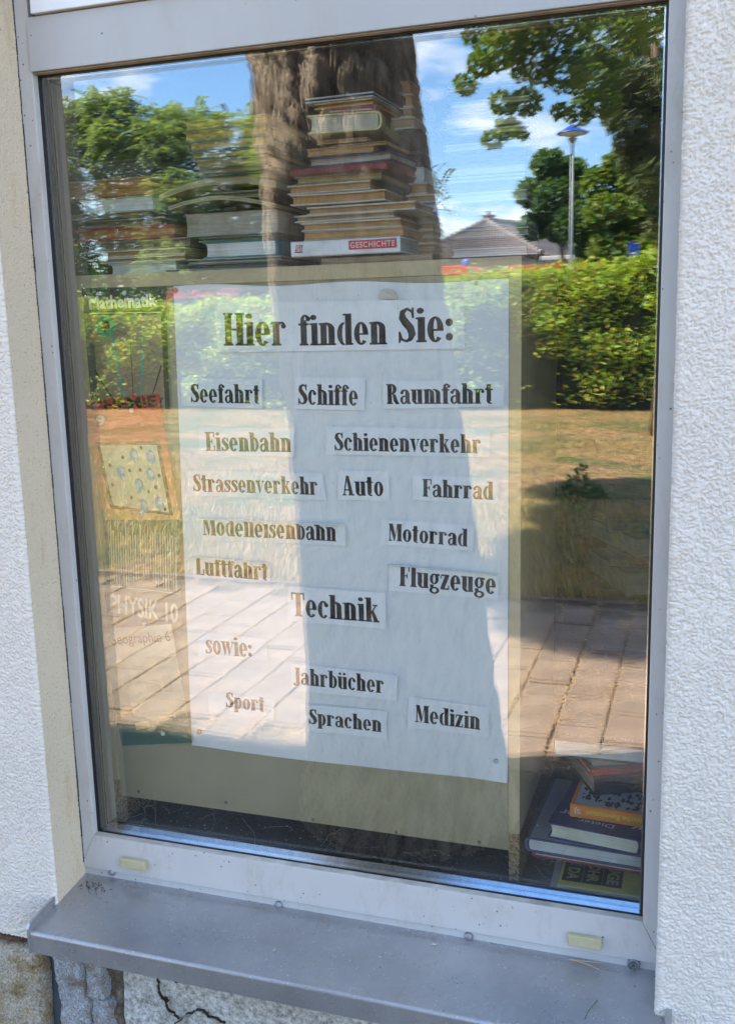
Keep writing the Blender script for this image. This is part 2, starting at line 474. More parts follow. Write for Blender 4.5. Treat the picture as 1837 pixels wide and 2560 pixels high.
def bark_mat():
    m, nt, b, o = mat_new('pine_bark')
    v = coords(nt, (1, 1, 0.28))
    n1 = noise(nt, v, 40, 9, 0.78)
    c = ramp(nt, n1, [(0.36, (0.03, 0.018, 0.012)), (0.42, (0.20, 0.13, 0.08)), (0.48, (0.54, 0.41, 0.29)), (0.60, (0.78, 0.66, 0.52))])
    lich = ramp(nt, noise(nt, coords(nt), 9, 5), [(0.56, (0, 0, 0)), (0.68, (0.5, 0.5, 0.5))])
    c = mixrgb(nt, lich, c, (0.27, 0.30, 0.20))
    nt.links.new(c, b.inputs['Base Color']); b.inputs['Roughness'].default_value = 0.95
    bump(nt, b, n1, 1.0, 0.05)
    bump(nt, b, noise(nt, coords(nt), 70, 6, 0.75), 0.8, 0.012)
    return m
MT['bark'] = bark_mat()
MT['branch'] = pm('branch_bark', (0.16, 0.11, 0.07), 0.9, 0.3, 12)

def ground_mat():
    m, nt, b, o = mat_new('dry_lawn')
    v = coords(nt)
    c = ramp(nt, noise(nt, v, 0.9, 7, 0.7), [(0.30, (0.50, 0.29, 0.11)), (0.47, (0.44, 0.28, 0.11)), (0.56, (0.24, 0.21, 0.06)), (0.66, (0.10, 0.16, 0.03))])
    g0 = ramp(nt, noise(nt, coords(nt), 7, 6, 0.8), [(0.35, (0.45, 0.42, 0.4)), (0.62, (1.25, 1.25, 1.25))])
    c = mixrgb(nt, 1.0, c, g0, 'MULTIPLY')
    g = ramp(nt, noise(nt, coords(nt, (1, 0.4, 1)), 30, 5, 0.75), [(0.35, (0.3, 0.3, 0.3)), (0.65, (1.3, 1.3, 1.3))])
    c = mixrgb(nt, 1.0, c, g, 'MULTIPLY')
    nt.links.new(c, b.inputs['Base Color']); b.inputs['Roughness'].default_value = 0.95
    bump(nt, b, noise(nt, v, 40, 5, 0.7), 1.0, 0.05)
    return m
MT['lawn'] = ground_mat()
MT['paver'] = pm('concrete_paver', (0.24, 0.17, 0.12), 0.85, 0.26, 6, 90, 0.5, 0.003, specks=(60, 0.12, (0.42, 0.36, 0.28)))
MT['bed'] = pm('joint_earth', (0.13, 0.095, 0.06), 0.95, 0.3, 20, 60, 0.6, 0.01)
MT['shade_soil'] = pm('shade_dark_soil', (0.045, 0.035, 0.027), 0.95, 0.4, 12, 50, 0.8, 0.02)  # near-black earth, its tone stands in for the building's shade
MT['asphalt'] = pm('road_asphalt', (0.06, 0.06, 0.06), 0.9, 0.1, 8)
MT['house_wall'] = pm('house_render', (0.50, 0.47, 0.40), 0.9, 0.05, 2)
MT['house_roof'] = pm('grey_brown_tiles', (0.15, 0.125, 0.115), 0.75, 0.2, 3)
MT['house_ridge'] = pm('ridge_tiles', (0.24, 0.21, 0.19), 0.75, 0.1, 3)
MT['white'] = pm('white_paint', (0.75, 0.75, 0.74), 0.5, 0.04, 5)
MT['red'] = pm('fire_red', (0.62, 0.03, 0.02), 0.3, 0.05, 3)
MT['blue_lens'] = pm('blue_lens', (0.02, 0.06, 0.5), 0.2, 0.1, 9)
MT['blue'] = pm('blue_paint', (0.015, 0.06, 0.34), 0.35, 0.06, 5)
MT['steel'] = pm('galvanised', (0.24, 0.27, 0.27), 0.5, 0.08, 10, metal=0.2)
MT['darkglass'] = pm('vehicle_glass', (0.03, 0.04, 0.05), 0.08, 0.1, 3)
MT['tyre'] = pm('tyre', (0.02, 0.02, 0.02), 0.85, 0.1, 9)

_mc = {}
def colmat(c, rough=0.55, pages=False):
    """cover and page materials, cached by colour"""
    k = (tuple(round(x, 3) for x in c), rough, pages)
    if k not in _mc:
        if pages:
            m, nt, b, o = mat_new('page_edges')
            v = coords(nt, (1, 1, 60))
            n1 = noise(nt, v, 14, 5, 0.7)
            f = ramp(nt, n1, [(0.3, tuple(x * 0.62 for x in c)), (0.7, tuple(min(1, x * 1.15) for x in c))])
            st = ramp(nt, noise(nt, coords(nt), 16, 4), [(0.45, (1, 1, 1)), (0.75, (0.72, 0.66, 0.55))])
            f = mixrgb(nt, 1.0, f, st, 'MULTIPLY')
            nt.links.new(f, b.inputs['Base Color']); b.inputs['Roughness'].default_value = 0.85
            bump(nt, b, n1, 0.5, 0.0008)
            _mc[k] = m
        else:
            _mc[k] = pm('book_cover', c, rough, 0.14, 30, 300, 0.12, 0.0005)
    return _mc[k]

# ------------------------------------------------------------------ numpy noise
def vnoise(U, V, seed):
    r = np.random.default_rng(seed)
    T = r.random((256, 256))
    iu, iv = np.floor(U).astype(int), np.floor(V).astype(int)
    fu, fv = U - iu, V - iv
    fu = fu * fu * (3 - 2 * fu); fv = fv * fv * (3 - 2 * fv)
    a = T[iu % 256, iv % 256]; b = T[(iu + 1) % 256, iv % 256]
    c = T[iu % 256, (iv + 1) % 256]; d = T[(iu + 1) % 256, (iv + 1) % 256]
    return (a * (1 - fu) + b * fu) * (1 - fv) + (c * (1 - fu) + d * fu) * fv

def fbm(U, V, seed, octv=4):
    s = 0; a = 0.5
    for k in range(octv):
        s = s + a * vnoise(U * 2 ** k, V * 2 ** k, seed + k); a *= 0.5
    return s

# ------------------------------------------------------------------ the building
WALL_Y = -0.105
building = empty('building', (0, 0, GROUND), 'white stuccoed building with cream window reveal above a rubble stone plinth', 'building')
building.location = (0, 0, 0)

def stucco_strip(name, profile, z0, z1, step, mat_front, mat_rev, rev_from, amp, parent, seed):
    """surface swept along z over a profile polyline of (x, y, nx, ny, kind); kind 1 = reveal"""
    pr = np.array(profile)
    nz = int((z1 - z0) / step) + 1
    zz = np.linspace(z0, z1, nz)
    s = np.concatenate([[0], np.cumsum(np.hypot(np.diff(pr[:, 0]), np.diff(pr[:, 1])))])
    S, Z = np.meshgrid(s, zz, indexing='ij')
    wob = fbm(S * 90, Z * 90, seed + 9, 2) * 1.5
    n1 = fbm(S * 330 + wob, Z * 400 + 1.4 * wob, seed, 2) / 0.75
    n2 = vnoise(S * 520, Z * 540, seed + 5) - 0.5
    hgt = np.clip((n1 - 0.36) * 6.5, 0, 1) * 0.8 + n2 * 0.5 + (vnoise(S * 90, Z * 110, seed + 4) - .5) * .5
    big = vnoise(S * 6, Z * 6, seed + 3) * 0.001
    isrev = pr[:, 4][:, None]
    pits = -np.clip(vnoise(S * 260, Z * 260, seed + 8) - 0.78, 0, 1) * 3.5
    h = amp * ((1 - isrev) * hgt + isrev * (n2 * 0.5 + pits * 0.8)) + big
    P = np.stack([pr[:, 0][:, None] + pr[:, 2][:, None] * h, pr[:, 1][:, None] + pr[:, 3][:, None] * h, Z + 0 * h], -1)
    o = grid_np(name, P, [mat_front, mat_rev], parent)
    mi = np.zeros((len(s) - 1, nz - 1), dtype=np.int32)
    mi[(pr[:-1, 4] > 0.5)] = 1
    o.data.polygons.foreach_set('material_index', mi.reshape(-1))
    return o

def corner_profile(xc, side, x_far, step, y_in=-0.012):
    """side=+1: the wall lies on the +x side of the opening corner; returns points from reveal to far face"""
    pts = []
    r = 0.006
    ny = int((abs(WALL_Y) - r + y_in) / step)
    for k in range(ny + 1):
        y = y_in + (WALL_Y + r - y_in) * k / ny
        pts.append((xc, y, -side, 0, 1))
    for k in range(1, 5):
        a = math.pi / 2 * k / 4
        pts.append((xc + side * r * (1 - math.cos(a)), WALL_Y + r * (1 - math.sin(a)), -side * math.cos(a), -math.sin(a), 0))
    n = int(abs(x_far - xc) / step)
    for k in range(1, n + 1):
        pts.append((xc + side * (r + (abs(x_far - xc) - r) * k / n), WALL_Y, 0, -1, 0))
    return pts
STEP = 0.00115
XL, XR = -1.086, -0.034
pl = corner_profile(XL, -1, -1.30, STEP)
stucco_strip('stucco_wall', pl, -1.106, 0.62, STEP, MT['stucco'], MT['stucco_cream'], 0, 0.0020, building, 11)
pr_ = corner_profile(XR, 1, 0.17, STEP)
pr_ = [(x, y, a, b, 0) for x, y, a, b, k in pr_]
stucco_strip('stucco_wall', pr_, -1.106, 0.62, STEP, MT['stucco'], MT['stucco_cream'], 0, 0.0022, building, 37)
# the walls farther out and above, roof, eaves: they throw the shade on path and trunk
w = MB()
w.box(-9, -1.30, WALL_Y, 0.25, -1.106, 3.2)
w.box(0.17, 7, WALL_Y, 0.25, -1.106, 3.2)
w.box(-1.30, 0.17, WALL_Y, 0.25, 1.62, 3.2)
w.box(-1.30, XL - 0.004, WALL_Y, 0.05, 0.62, 1.62)
w.box(XR + 0.004, 0.17, WALL_Y, 0.05, 0.62, 1.62)
w.box(-1.30, XL - 0.004, -0.08, 0.05, -1.106, 0.62)
w.box(XR + 0.004, 0.17, -0.08, 0.05, -1.106, 0.62)
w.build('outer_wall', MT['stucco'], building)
r = MB()
r.prism([(-0.42, 3.3), (-0.42, 3.23), (3.5, 5.9), (7.5, 3.2), (7.5, 3.3), (3.5, 6.05)], -9.4, 7.4, 'x')
r.build('roof', MT['roof_red'], building)
g = MB(); g.tube([(-9.4, -0.43, 3.25), (7.4, -0.43, 3.25)], 0.05, 10); g.build('gutter', MT['steel'], building)
b = MB(); b.box(-9, 7, 6.8, 7.0, GROUND, 3.2); b.box(-9.0, -8.8, 0.26, 6.79, GROUND, 3.2); b.box(6.8, 7, 0.26, 6.79, GROUND, 3.2); b.build('rear_wall', MT['stucco'], building)

# plinth of rubble stone and patched plaster below the sill
def rough_block(name, x0, x1, z0, z1, y, mat, amp, fr, seed, edge=0.012, step=0.0035, label=None, bulge=0.0, wob=0.006):
    nx, nz = max(4, int((x1 - x0) / step)), max(4, int((z1 - z0) / step))
    X, Z = np.meshgrid(np.linspace(0, 1, nx), np.linspace(0, 1, nz), indexing='ij')
    ex = np.minimum(X * (x1 - x0), (1 - X) * (x1 - x0)); ez = np.minimum(Z * (z1 - z0), (1 - Z) * (z1 - z0))
    e = np.clip(np.minimum(ex, ez) / edge, 0, 1)
    rnd = np.sqrt(np.clip(1 - (1 - e) ** 2, 0, 1))
    wx = x0 + X * (x1 - x0); wz = z0 + Z * (z1 - z0)
    h = (fbm(wx * fr, wz * fr, seed, 5) - 0.45) * amp + bulge * np.sin(X * math.pi) * np.sin(Z * math.pi)
    dxw = (fbm(wz * 18, wx * 3, seed + 40, 3) - 0.45) * wob * 4 * (2 * np.abs(X - 0.5)) ** 2
    P = np.stack([wx + dxw, y + 0.03 - (0.03 + h) * rnd, wz], -1)
    o = grid_np(name, P, mat, building)
    if label: o['label'] = label
    return o
bk = MB(); bk.box(-9, -1.35, -0.06, 0.25, GROUND, -1.110); bk.box(0.35, 7, -0.06, 0.25, GROUND, -1.110); bk.box(-1.35, 0.35, -0.055, 0.25, GROUND, -1.14)
bk.build('plinth_wall', MT['plaster'], building)
rough_block('sandstone_block', -1.345, -1.128, -1.45, -1.128, -0.118, MT['sandstone'], 0.02, 22, 3, 0.02, 0.003, 'rough ochre sandstone block at the left end of the plinth')
rough_block('broken_brick', -1.34, -1.165, -1.128, -1.109, -0.098, MT['brick'], 0.02, 60, 13, 0.006, 0.0025, 'dark red broken brick edge under the stucco')
sl = MB(); sl.box(-1.131, -1.098, -0.085, -0.06, -1.5, -1.05); sl.build('grey_sheet', MT['slate'], building)
rough_block('mortar_patch', -1.100, -1.035, -1.42, -1.055, -0.115, MT['mortar'], 0.024, 26, 21, 0.005, 0.0022, 'blue grey lumpy mortar beside the plaster', wob=0.008)
rough_block('mortar_patch', -1.037, -0.995, -1.20, -1.055, -0.113, MT['mortar'], 0.02, 34, 22, 0.004, 0.0022, wob=0.008)
rough_block('mortar_patch', -1.034, -0.978, -1.42, -1.198, -0.108, MT['mortar'], 0.03, 30, 25, 0.004, 0.0022, wob=0.012)
rough_block('brown_joint', -1.002, -0.955, -1.42, -1.055, -0.098, MT['darkstone'], 0.03, 30, 23, 0.01, 0.003)
rough_block('plaster_face', -0.962, -0.470, -1.42, -1.055, -0.108, MT['plaster'], 0.008, 12, 24, 0.008, 0.004, 'cracked grey plaster facing under the sill', wob=0.003)
rough_block('plaster_face', -0.450, -0.33, -1.42, -1.055, -0.104, MT['plaster'], 0.01, 12, 28, 0.008, 0.004, wob=0.004)
rough_block('brown_joint', -0.47, -0.44, -1.42, -1.055, -0.094, MT['darkstone'], 0.02, 30, 29, 0.008, 0.003)
rough_block('brown_joint', -0.335, 0.2, -1.42, -1.112, -0.097, MT['darkstone'], 0.03, 20, 31, 0.01, 0.004)
def crack(points, wd, name='crack'):
    v = []; f = []
    for i, (px, py) in enumerate(points):
        p = at(px, py, -0.1145)
        j = random.uniform(-1, 1) * 0.0015
        ww = wd * random.uniform(0.15, 0.75)
        v += [(p.x - ww + j, p.y, p.z), (p.x + ww + j, p.y, p.z), (p.x + ww + j, p.y + 0.006, p.z), (p.x - ww + j, p.y + 0.006, p.z)]
        if i:
            a = 4 * (i - 1); c = 4 * i
            f += [(a, a + 1, c + 1, c), (a + 1, a + 2, c + 2, c + 1), (a + 3, a, c, c + 3)]
    pydata(name, v, f, MT['crack'], building)
def jag(pts, n=5, a=4):
    o = [pts[0]]
    for p, q in zip(pts, pts[1:]):
        for k in range(1, n + 1):
            t = k / n
            o.append((p[0] + (q[0] - p[0]) * t + random.uniform(-a, a) * (k < n), p[1] + (q[1] - p[1]) * t + random.uniform(-a, a) * (k < n)))
    return o
crack(jag([(388, 2423), (396, 2460), (402, 2498), (425, 2530), (447, 2550)]), 0.0011)
crack(jag([(402, 2493), (418, 2500), (420, 2507)], 3, 2), 0.0008)
crack(jag([(435, 2562), (470, 2535), (500, 2528), (530, 2545), (560, 2560)]), 0.0015)
crack(jag([(416, 2430), (425, 2448), (442, 2458)], 3, 2), 0.0009)

# ------------------------------------------------------------------ window: mitred frame, rebates, double glazing
window = empty('window', (0, 0, 0), 'fixed double glazed window in a pale grey lacquered frame set between two stucco walls', 'window')
GX0, GX1, GZ0, GZ1 = -1.059, -0.0605, -0.9315, 0.4195
FY = -0.016
m = MB()      # left jamb
m.prism([(-1.094, -1.000), (GX0, GZ0 - 0.0005), (GX0, 1.61), (-1.094, 1.61)], FY, 0.03, 'y', 0)
m.build('frame_post', MT['frame'], window, 0.0012)
m = MB()      # right jamb
m.prism([(GX1, GZ0 - 0.0005), (-0.0255, -0.9995), (-0.0255, 1.61), (GX1, 1.61)], FY, 0.03, 'y', 0)
m.build('frame_post', MT['frame'], window, 0.0012)
m = MB()      # bottom rail, mitred at both ends
m.prism([(GX0 + 0.0004, GZ0), (-1.0935, -1.0005), (-0.026, -1.0005), (GX1 - 0.0004, GZ0)], FY, 0.03, 'y', 0)
m.build('bottom_rail', MT['frame'], window, 0.0012)
m = MB(); m.box(-1.09, -0.028, FY + 0.004, 0.02, -1.022, -1.0008); m.build('lower_fin', MT['frame'], window)
m = MB(); m.box(GX0 - 0.0012, GX1 - 0.003, FY - 0.004, 0.03, GZ1 + 0.0015, 0.504); m.build('transom', MT['frame_grey'], window, 0.0012)
m = MB(); m.box(GX0 + 0.014, GX1 - 0.002, FY - 0.012, 0.02, 0.506, 0.60); m.build('upper_sash', MT['sash'], window, 0.0015)
m = MB(); m.box(GX0 + 0.014, GX0 + .09, FY - 0.012, 0.02, 0.6004, 1.61); m.box(GX1 - .08, GX1 - 0.002, FY - 0.012, 0.02, 0.6004, 1.61); m.box(GX0 + .0904, GX1 - .0804, FY - 0.012, 0.02, 1.53, 1.61); m.build('upper_sash', MT['sash'], window, 0.0015)
m = MB(); m.box(GX0 + .089, GX1 - .079, 0.0, 0.006, 0.599, 1.531); m.build('upper_pane', pm('dark_pane', (0.02, 0.022, 0.025), 0.03, 0.05, 4), window)
m = MB(); m.box(GX0 + 0.001, GX0 + 0.013, -0.004, 0.02, 0.506, 1.61); m.build('shadow_gap', MT['rubber'], window)
m = MB()      # grimy rebate skin on bottom and top
m.box(GX0 + 0.001, GX1 - 0.001, FY + 0.0015, 0.0, GZ0 + 0.0003, GZ0 + 0.0011)
m.build('rebate', MT['rebate'], window)
m = MB()
m.box(GX0, GX1, FY + 0.001, -0.001, GZ1 - 0.0004, GZ1 + 0.0006); m.build('rebate', pm('rebate_brown', (0.30, 0.24, 0.17), 0.7, 0.3, 30), window)
m = MB()      # black gasket round the pane
for (a, b_, c, d) in ((GX0, GX0 + 0.0042, GZ0 + 0.0035, GZ1 - 0.0035), (GX1 - 0.0042, GX1, GZ0 + 0.0035, GZ1 - 0.0035), (GX0, GX1, GZ0 + 0.0012, GZ0 + 0.0034), (GX0, GX1, GZ1 - 0.0034, GZ1 - 0.0006)):
    m.box(a, b_, -0.0022, -0.0002, c, d)
m.build('gasket', MT['rubber'], window)
# spacer bars between the panes (two ridges each, perforated line along the middle)
m = MB()
for z in (0.0,):
    m.prism([(0.0046, GZ0 - 0.004), (0.0046, GZ0 + 0.0008), (0.0095, GZ0 + 0.0070), (0.0105, GZ0 + 0.0070), (0.0105, GZ0 - 0.004)], GX0 + 0.012, GX1 - 0.006, 'x')
    m.prism([(0.0112, GZ0 - 0.004), (0.0112, GZ0 + 0.0055), (0.0160, GZ0 + 0.0115), (0.0185, GZ0 + 0.0115), (0.0185, GZ0 - 0.004)], GX0 + 0.012, GX1 - 0.006, 'x')
    m.box(GX0 + 0.012, GX1 - 0.006, 0.0052, 0.0185, GZ1 - 0.0065, GZ1 + 0.004)
    m.box(GX1 - 0.0065, GX1 + 0.004, 0.0052, 0.0185, GZ0, GZ1)
m.build('spacer_bar', MT['spacer'], window)
m = MB(); m.box(GX0 - 0.004, GX0 + 0.0055, 0.0052, 0.0185, GZ0, GZ1); m.box(GX0 - 0.004, GX1, 0.019, 0.0193, GZ0 - 0.003, GZ0 + 0.004)
m.build('spacer_bar', pm('dark_spacer', (0.010, 0.010, 0.010), 0.5, 0.2, 60), window)
m = MB()
n = 260
for k in range(n):
    z = GZ0 + 0.012 + (GZ1 - GZ0 - 0.024) * k / n
    m.box(GX0 + 0.0055, GX0 + 0.0059, 0.0112, 0.0124, z, z + 0.0016)
for k in range(200):
    x = GX0 + 0.016 + (GX1 - GX0 - 0.03) * k / 200
    m.box(x, x + 0.0016, 0.0090, 0.0094, GZ0 + 0.0070, GZ0 + 0.0074)
o = m.build('spacer_holes', pm('hole_grey', (0.09, 0.09, 0.085), 0.6, 0.1, 20), window); o['kind'] = 'stuff'

def pane(y, t, mat, tilt):
    v = []
    for yy in (y, y + t):
        for (x, z) in ((GX0 - 0.003, GZ0 - 0.003), (GX1 + 0.003, GZ0 - 0.003), (GX1 + 0.003, GZ1 + 0.003), (GX0 - 0.003, GZ1 + 0.003)):
            v.append((x, yy + math.tan(tilt) * (x - (GX0 + GX1) / 2), z))
    me = bpy.data.meshes.new('glass_pane')
    me.from_pydata(v, [], [(0, 1, 2, 3), (4, 7, 6, 5), (0, 4, 5, 1), (1, 5, 6, 2), (2, 6, 7, 3), (3, 7, 4, 0)])
    me.update()
    o = link_mesh('glass_pane', me, [mat, MT['clear']], window)
    for p in me.polygons: p.material_index = 0 if p.index == 0 else 1
    return o
pane(0.0, 0.004, MT['glass'], 0)
pane(0.0205, 0.004, MT['glass2'], R_(0.075))
# inner side of the frame
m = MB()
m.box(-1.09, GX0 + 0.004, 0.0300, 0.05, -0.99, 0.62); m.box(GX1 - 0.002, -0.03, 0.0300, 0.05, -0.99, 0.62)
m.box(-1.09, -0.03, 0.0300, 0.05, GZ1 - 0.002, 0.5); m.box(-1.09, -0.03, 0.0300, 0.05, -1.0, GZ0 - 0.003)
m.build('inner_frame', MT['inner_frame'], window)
m = MB(); m.box(GX0 + 0.004, GX0 + 0.0062, 0.0275, 0.0525, GZ0 + 0.004, GZ1 - 0.006); m.build('glazing_bead', MT['bead'], window)
# drain caps and screws
for (px, py, lx) in ((337, 2157, 0.0265), (1462, 2350, 0.0265)):
    p = at(px, py, -0.018)
    m = MB(); m.box(p.x - lx, p.x + lx, FY - 0.0105, FY - 0.0001, p.z - 0.0095, p.z + 0.0095)
    m.build('drain_cap', MT['cap'], window, 0.002)
for (px, py) in ((278, 2182), (695, 2265), (1170, 2344)):
    p = at(px, py, -0.016)
    m = MB(); m.lathe([(0.0001, -0.0068), (0.004, -0.0058), (0.0072, -0.0025), (0.0078, 0)], (p.x, FY + 0.004, p.z), 'y', 16); m.build('screw', MT['screw'], window, smooth=True)
p = at(1583, 2412, -0.016)
m = MB(); m.lathe([(0.0001, -0.002), (0.003, -0.002), (0.0032, -0.006), (0.0045, -0.006), (0.0048, -0.003), (0.0075, -0.003), (0.008, -0.0065), (0.0098, -0.006), (0.0102, 0)], (p.x, FY + 0.004, p.z), 'y', 20)
m.build('screw', MT['screw'], window)['label'] = 'open screw with washer at the right end of the bottom rail'
# dirt along the joint between reveal and frame
m = MB()
for k in range(60):
    z = -0.99 + 1.6 * k / 60
    m.box(-1.0875, -1.0845 + random.uniform(0, 0.0012), FY - 0.0015, FY + 0.001, z, z + 0.026)
m.build('sealant_joint', MT['joint'], window)

# ------------------------------------------------------------------ window sill
sill = empty('window_sill', (-0.56, -0.1, -1.02), 'weathered grey metal window sill with upturned ends below the window', 'window sill')
def loc(o):      # keep geometry written in world coordinates under a moved parent
    o.location = -o.parent.location
    return o
SB, SF = (-0.0115, -1.0150), (-0.182, -1.0330)
SX0, SX1 = -1.089, -0.020
prof = []
prof.append((SB[0], SB[1])); prof.append((SF[0] + 0.006, SF[1] - 0.0005))
for k in range(1, 6):
    a = math.pi / 2 * k / 5
    prof.append((SF[0] + 0.006 - 0.006 * math.sin(a), SF[1] - 0.0065 + 0.006 * math.cos(a)))
prof.append((SF[0], SF[1] - 0.040)); prof.append((SF[0] + 0.006, SF[1] - 0.043))
th = 0.0015
inner = [(SF[0] + 0.006, SF[1] - 0.0415), (SF[0] + th, SF[1] - 0.0385), (SF[0] + th, SF[1] - 0.008), (SF[0] + 0.006, SF[1] - 0.002), (SB[0], SB[1] - th)]
m = MB(); m.prism(prof + inner, SX0, SX1, 'x')
loc(m.build('sill_sheet', MT['sill'], sill))
def endcap(x0, x1, lab=None):
    m = MB()
    m.prism([(SB[0], SB[1] + 0.001), (SB[0], SB[1] + 0.0165), (SF[0] + 0.012, SF[1] + 0.0165), (SF[0] + 0.003, SF[1] + 0.0145), (SF[0] - 0.0025, SF[1] + 0.006), (SF[0] - 0.0025, SF[1] - 0.0415), (SF[0] + 0.004, SF[1] - 0.0425), (SF[0] + 0.004, SF[1] - 0.006)], x0, x1, 'x')
    o = loc(m.build('end_cap', MT['sill'], sill, 0.0006)); return o
endcap(SX0 - 0.0035, SX0 + 0.001); endcap(SX1 - 0.001, SX1 + 0.009)
m = MB(); m.box(SX0 + 0.001, SX0 + 0.011, SF[0] + 0.002, SB[0], -1.0325, -1.031); 

# litter on the sill
def scatter_bits(name, items, mat, label, cat):
    m = MB()
    for (px, py, L, W, a) in items:
        p = atz(px, py, -1.022); z = -1.0150 + (p.y - SB[0]) / (SF[0] - SB[0]) * (SF[1] - SB[1]) + 0.0003
        p = atz(px, py, z)
        c, s = math.cos(a), math.sin(a)
        v = []
        for (u, w_, h) in ((-L, 0, 0), (0, -W, 0), (L, 0, 0.0006), (0, W, 0), (0, 0, W * 0.9)):
            v.append((p.x + c * u - s * w_, p.y + s * u + c * w_, z + h))
        m.add(v, [(0, 1, 4), (1, 2, 4), (2, 3, 4), (3, 0, 4), (0, 3, 2, 1)])
    return tag(m.build(name, mat), label, cat)
bits = [(685, 2375, .005, .0012, .9), (950, 2393, .004, .0015, -.3), (1085, 2361, .005, .002, .2)]
scatter_bits('seed_husks', bits, MT['web'], 'three pale seed husks lying on the middle of the sill', 'husk')['kind'] = 'stuff'
bits = [(random.gauss(235, 16), random.gauss(2213, 9), random.uniform(.001, .004), random.uniform(.0006, .0018), random.uniform(0, 6)) for _ in range(60)]
bits += [(random.uniform(200, 1600), random.uniform(2230, 2500), random.uniform(.0006, .0016), random.uniform(.0005, .001), random.uniform(0, 6)) for _ in range(60)]
bits = [b for b in bits if b[1] > 2200 + (b[0] - 210) * 0.17 and b[1] < 2296 + (b[0] - 70) * 0.19]
scatter_bits('crumbled_debris', bits, MT['darkstone'], 'brown crumbs gathered in the left corner of the sill', 'debris')['kind'] = 'stuff'
def strand(pts, r, mat, name, label, cat, parent=None):
    m = MB(); m.tube(pts, r, 5); o = m.build(name, mat, parent)
    return tag(o, label, cat) if label else o
def sillpt(px, py, h=0.0015):
    p = atz(px, py, -1.022); z = -1.0150 + (p.y - SB[0]) / (SF[0] - SB[0]) * (SF[1] - SB[1]) + h
    return atz(px, py, z)
strand([sillpt(1420, 2398), sillpt(1440, 2402, .004), sillpt(1470, 2412, .003), sillpt(1497, 2424)], .0005, MT['needle'], 'pine_needle', 'dry brown pine needle lying at the back of the sill, near the right screw', 'pine needle')
strand([sillpt(1420, 2398, .002), sillpt(1460, 2403, .005), sillpt(1505, 2407)], .0005, MT['needle'], 'pine_needle', 'second dry needle crossing the first near the right screw', 'pine needle')
strand([sillpt(1461, 2548), sillpt(1468, 2530, .004), sillpt(1480, 2515, .005), sillpt(1493, 2500)], .0008, pm('green_blade', (0.05, 0.11, 0.05), .6), 'grass_blade', 'dark green blade of grass at the front of the sill', 'grass blade')

# ------------------------------------------------------------------ room behind the glass
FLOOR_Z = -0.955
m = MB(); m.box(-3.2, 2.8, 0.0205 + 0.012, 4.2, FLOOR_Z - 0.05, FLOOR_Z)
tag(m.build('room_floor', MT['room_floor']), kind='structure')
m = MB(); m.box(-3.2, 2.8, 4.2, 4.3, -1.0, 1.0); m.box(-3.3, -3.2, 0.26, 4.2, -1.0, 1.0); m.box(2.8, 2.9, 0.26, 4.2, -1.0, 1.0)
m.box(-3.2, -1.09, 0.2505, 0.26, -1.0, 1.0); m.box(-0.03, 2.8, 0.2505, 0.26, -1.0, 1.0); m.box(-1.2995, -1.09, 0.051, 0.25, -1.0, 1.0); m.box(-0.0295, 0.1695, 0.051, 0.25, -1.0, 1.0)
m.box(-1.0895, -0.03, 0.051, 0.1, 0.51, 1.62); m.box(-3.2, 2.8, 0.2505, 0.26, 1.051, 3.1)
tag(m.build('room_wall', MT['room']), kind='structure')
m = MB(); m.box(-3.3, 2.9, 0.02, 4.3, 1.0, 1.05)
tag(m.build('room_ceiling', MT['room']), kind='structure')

# cabinet seen from the back
CF = 0.075
cab = empty('cabinet', (-0.673, 0.27, FLOOR_Z), 'beige laminate cabinet standing with its back to the window', 'cabinet')
CX0, CX1, CT = -1.075, -0.2705, 0.1003
def cpart(mb, name, mat, lab=None, bevel=0):
    o = loc(mb.build(name, mat, cab, bevel))
    if lab: o['label'] = lab
    return o
m = MB(); m.box(CX0, CX0 + 0.019, CF, 0.475, -0.861, CT); cpart(m, 'side_panel', MT['cabinet'], None, 0.0006)
m = MB(); m.box(CX1 - 0.019, CX1, CF, 0.475, -0.861, CT); cpart(m, 'side_panel', MT['cabinet'], None, 0.0006)
m = MB(); m.box(CX0 + 0.0005, CX0 + 0.0185, CF + 0.0008, 0.475, FLOOR_Z, -0.8612); cpart(m, 'panel_foot', MT['chip'], 'raw chipboard lower end of the side panel')
m = MB(); m.box(CX1 - 0.0185, CX1 - 0.0005, CF + 0.0008, 0.475, FLOOR_Z, -0.8612); cpart(m, 'panel_foot', MT['chip'])
m = MB(); m.box(CX0 + 0.0192, CX1 - 0.0192, CF + 0.0005, 0.475, CT - 0.024, CT - 0.0003); cpart(m, 'top_panel', MT['cabinet'], None, 0.0006)
BY = CF + 0.004
m = MB(); m.box(CX0 + 0.0196, CX1 - 0.0150, BY, BY + 0.003, -0.8955, CT - 0.0245); cpart(m, 'back_board', MT['board'])
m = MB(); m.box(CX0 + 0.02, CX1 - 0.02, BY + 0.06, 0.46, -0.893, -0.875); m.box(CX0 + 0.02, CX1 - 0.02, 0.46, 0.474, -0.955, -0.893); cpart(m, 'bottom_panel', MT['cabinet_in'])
for (px, py) in ((347, 1979), (565, 2006), (782, 2049), (990, 2080), (1197, 2105), (430, 737), (1150, 712)):
    p = at(px, py, BY)
    m = MB(); m.lathe([(0.0001, -0.0015), (0.0022, -0.0013), (0.0034, -0.0004), (0.0034, 0)], (p.x, BY, p.z), 'y', 10); cpart(m, 'nail', MT['nail'])
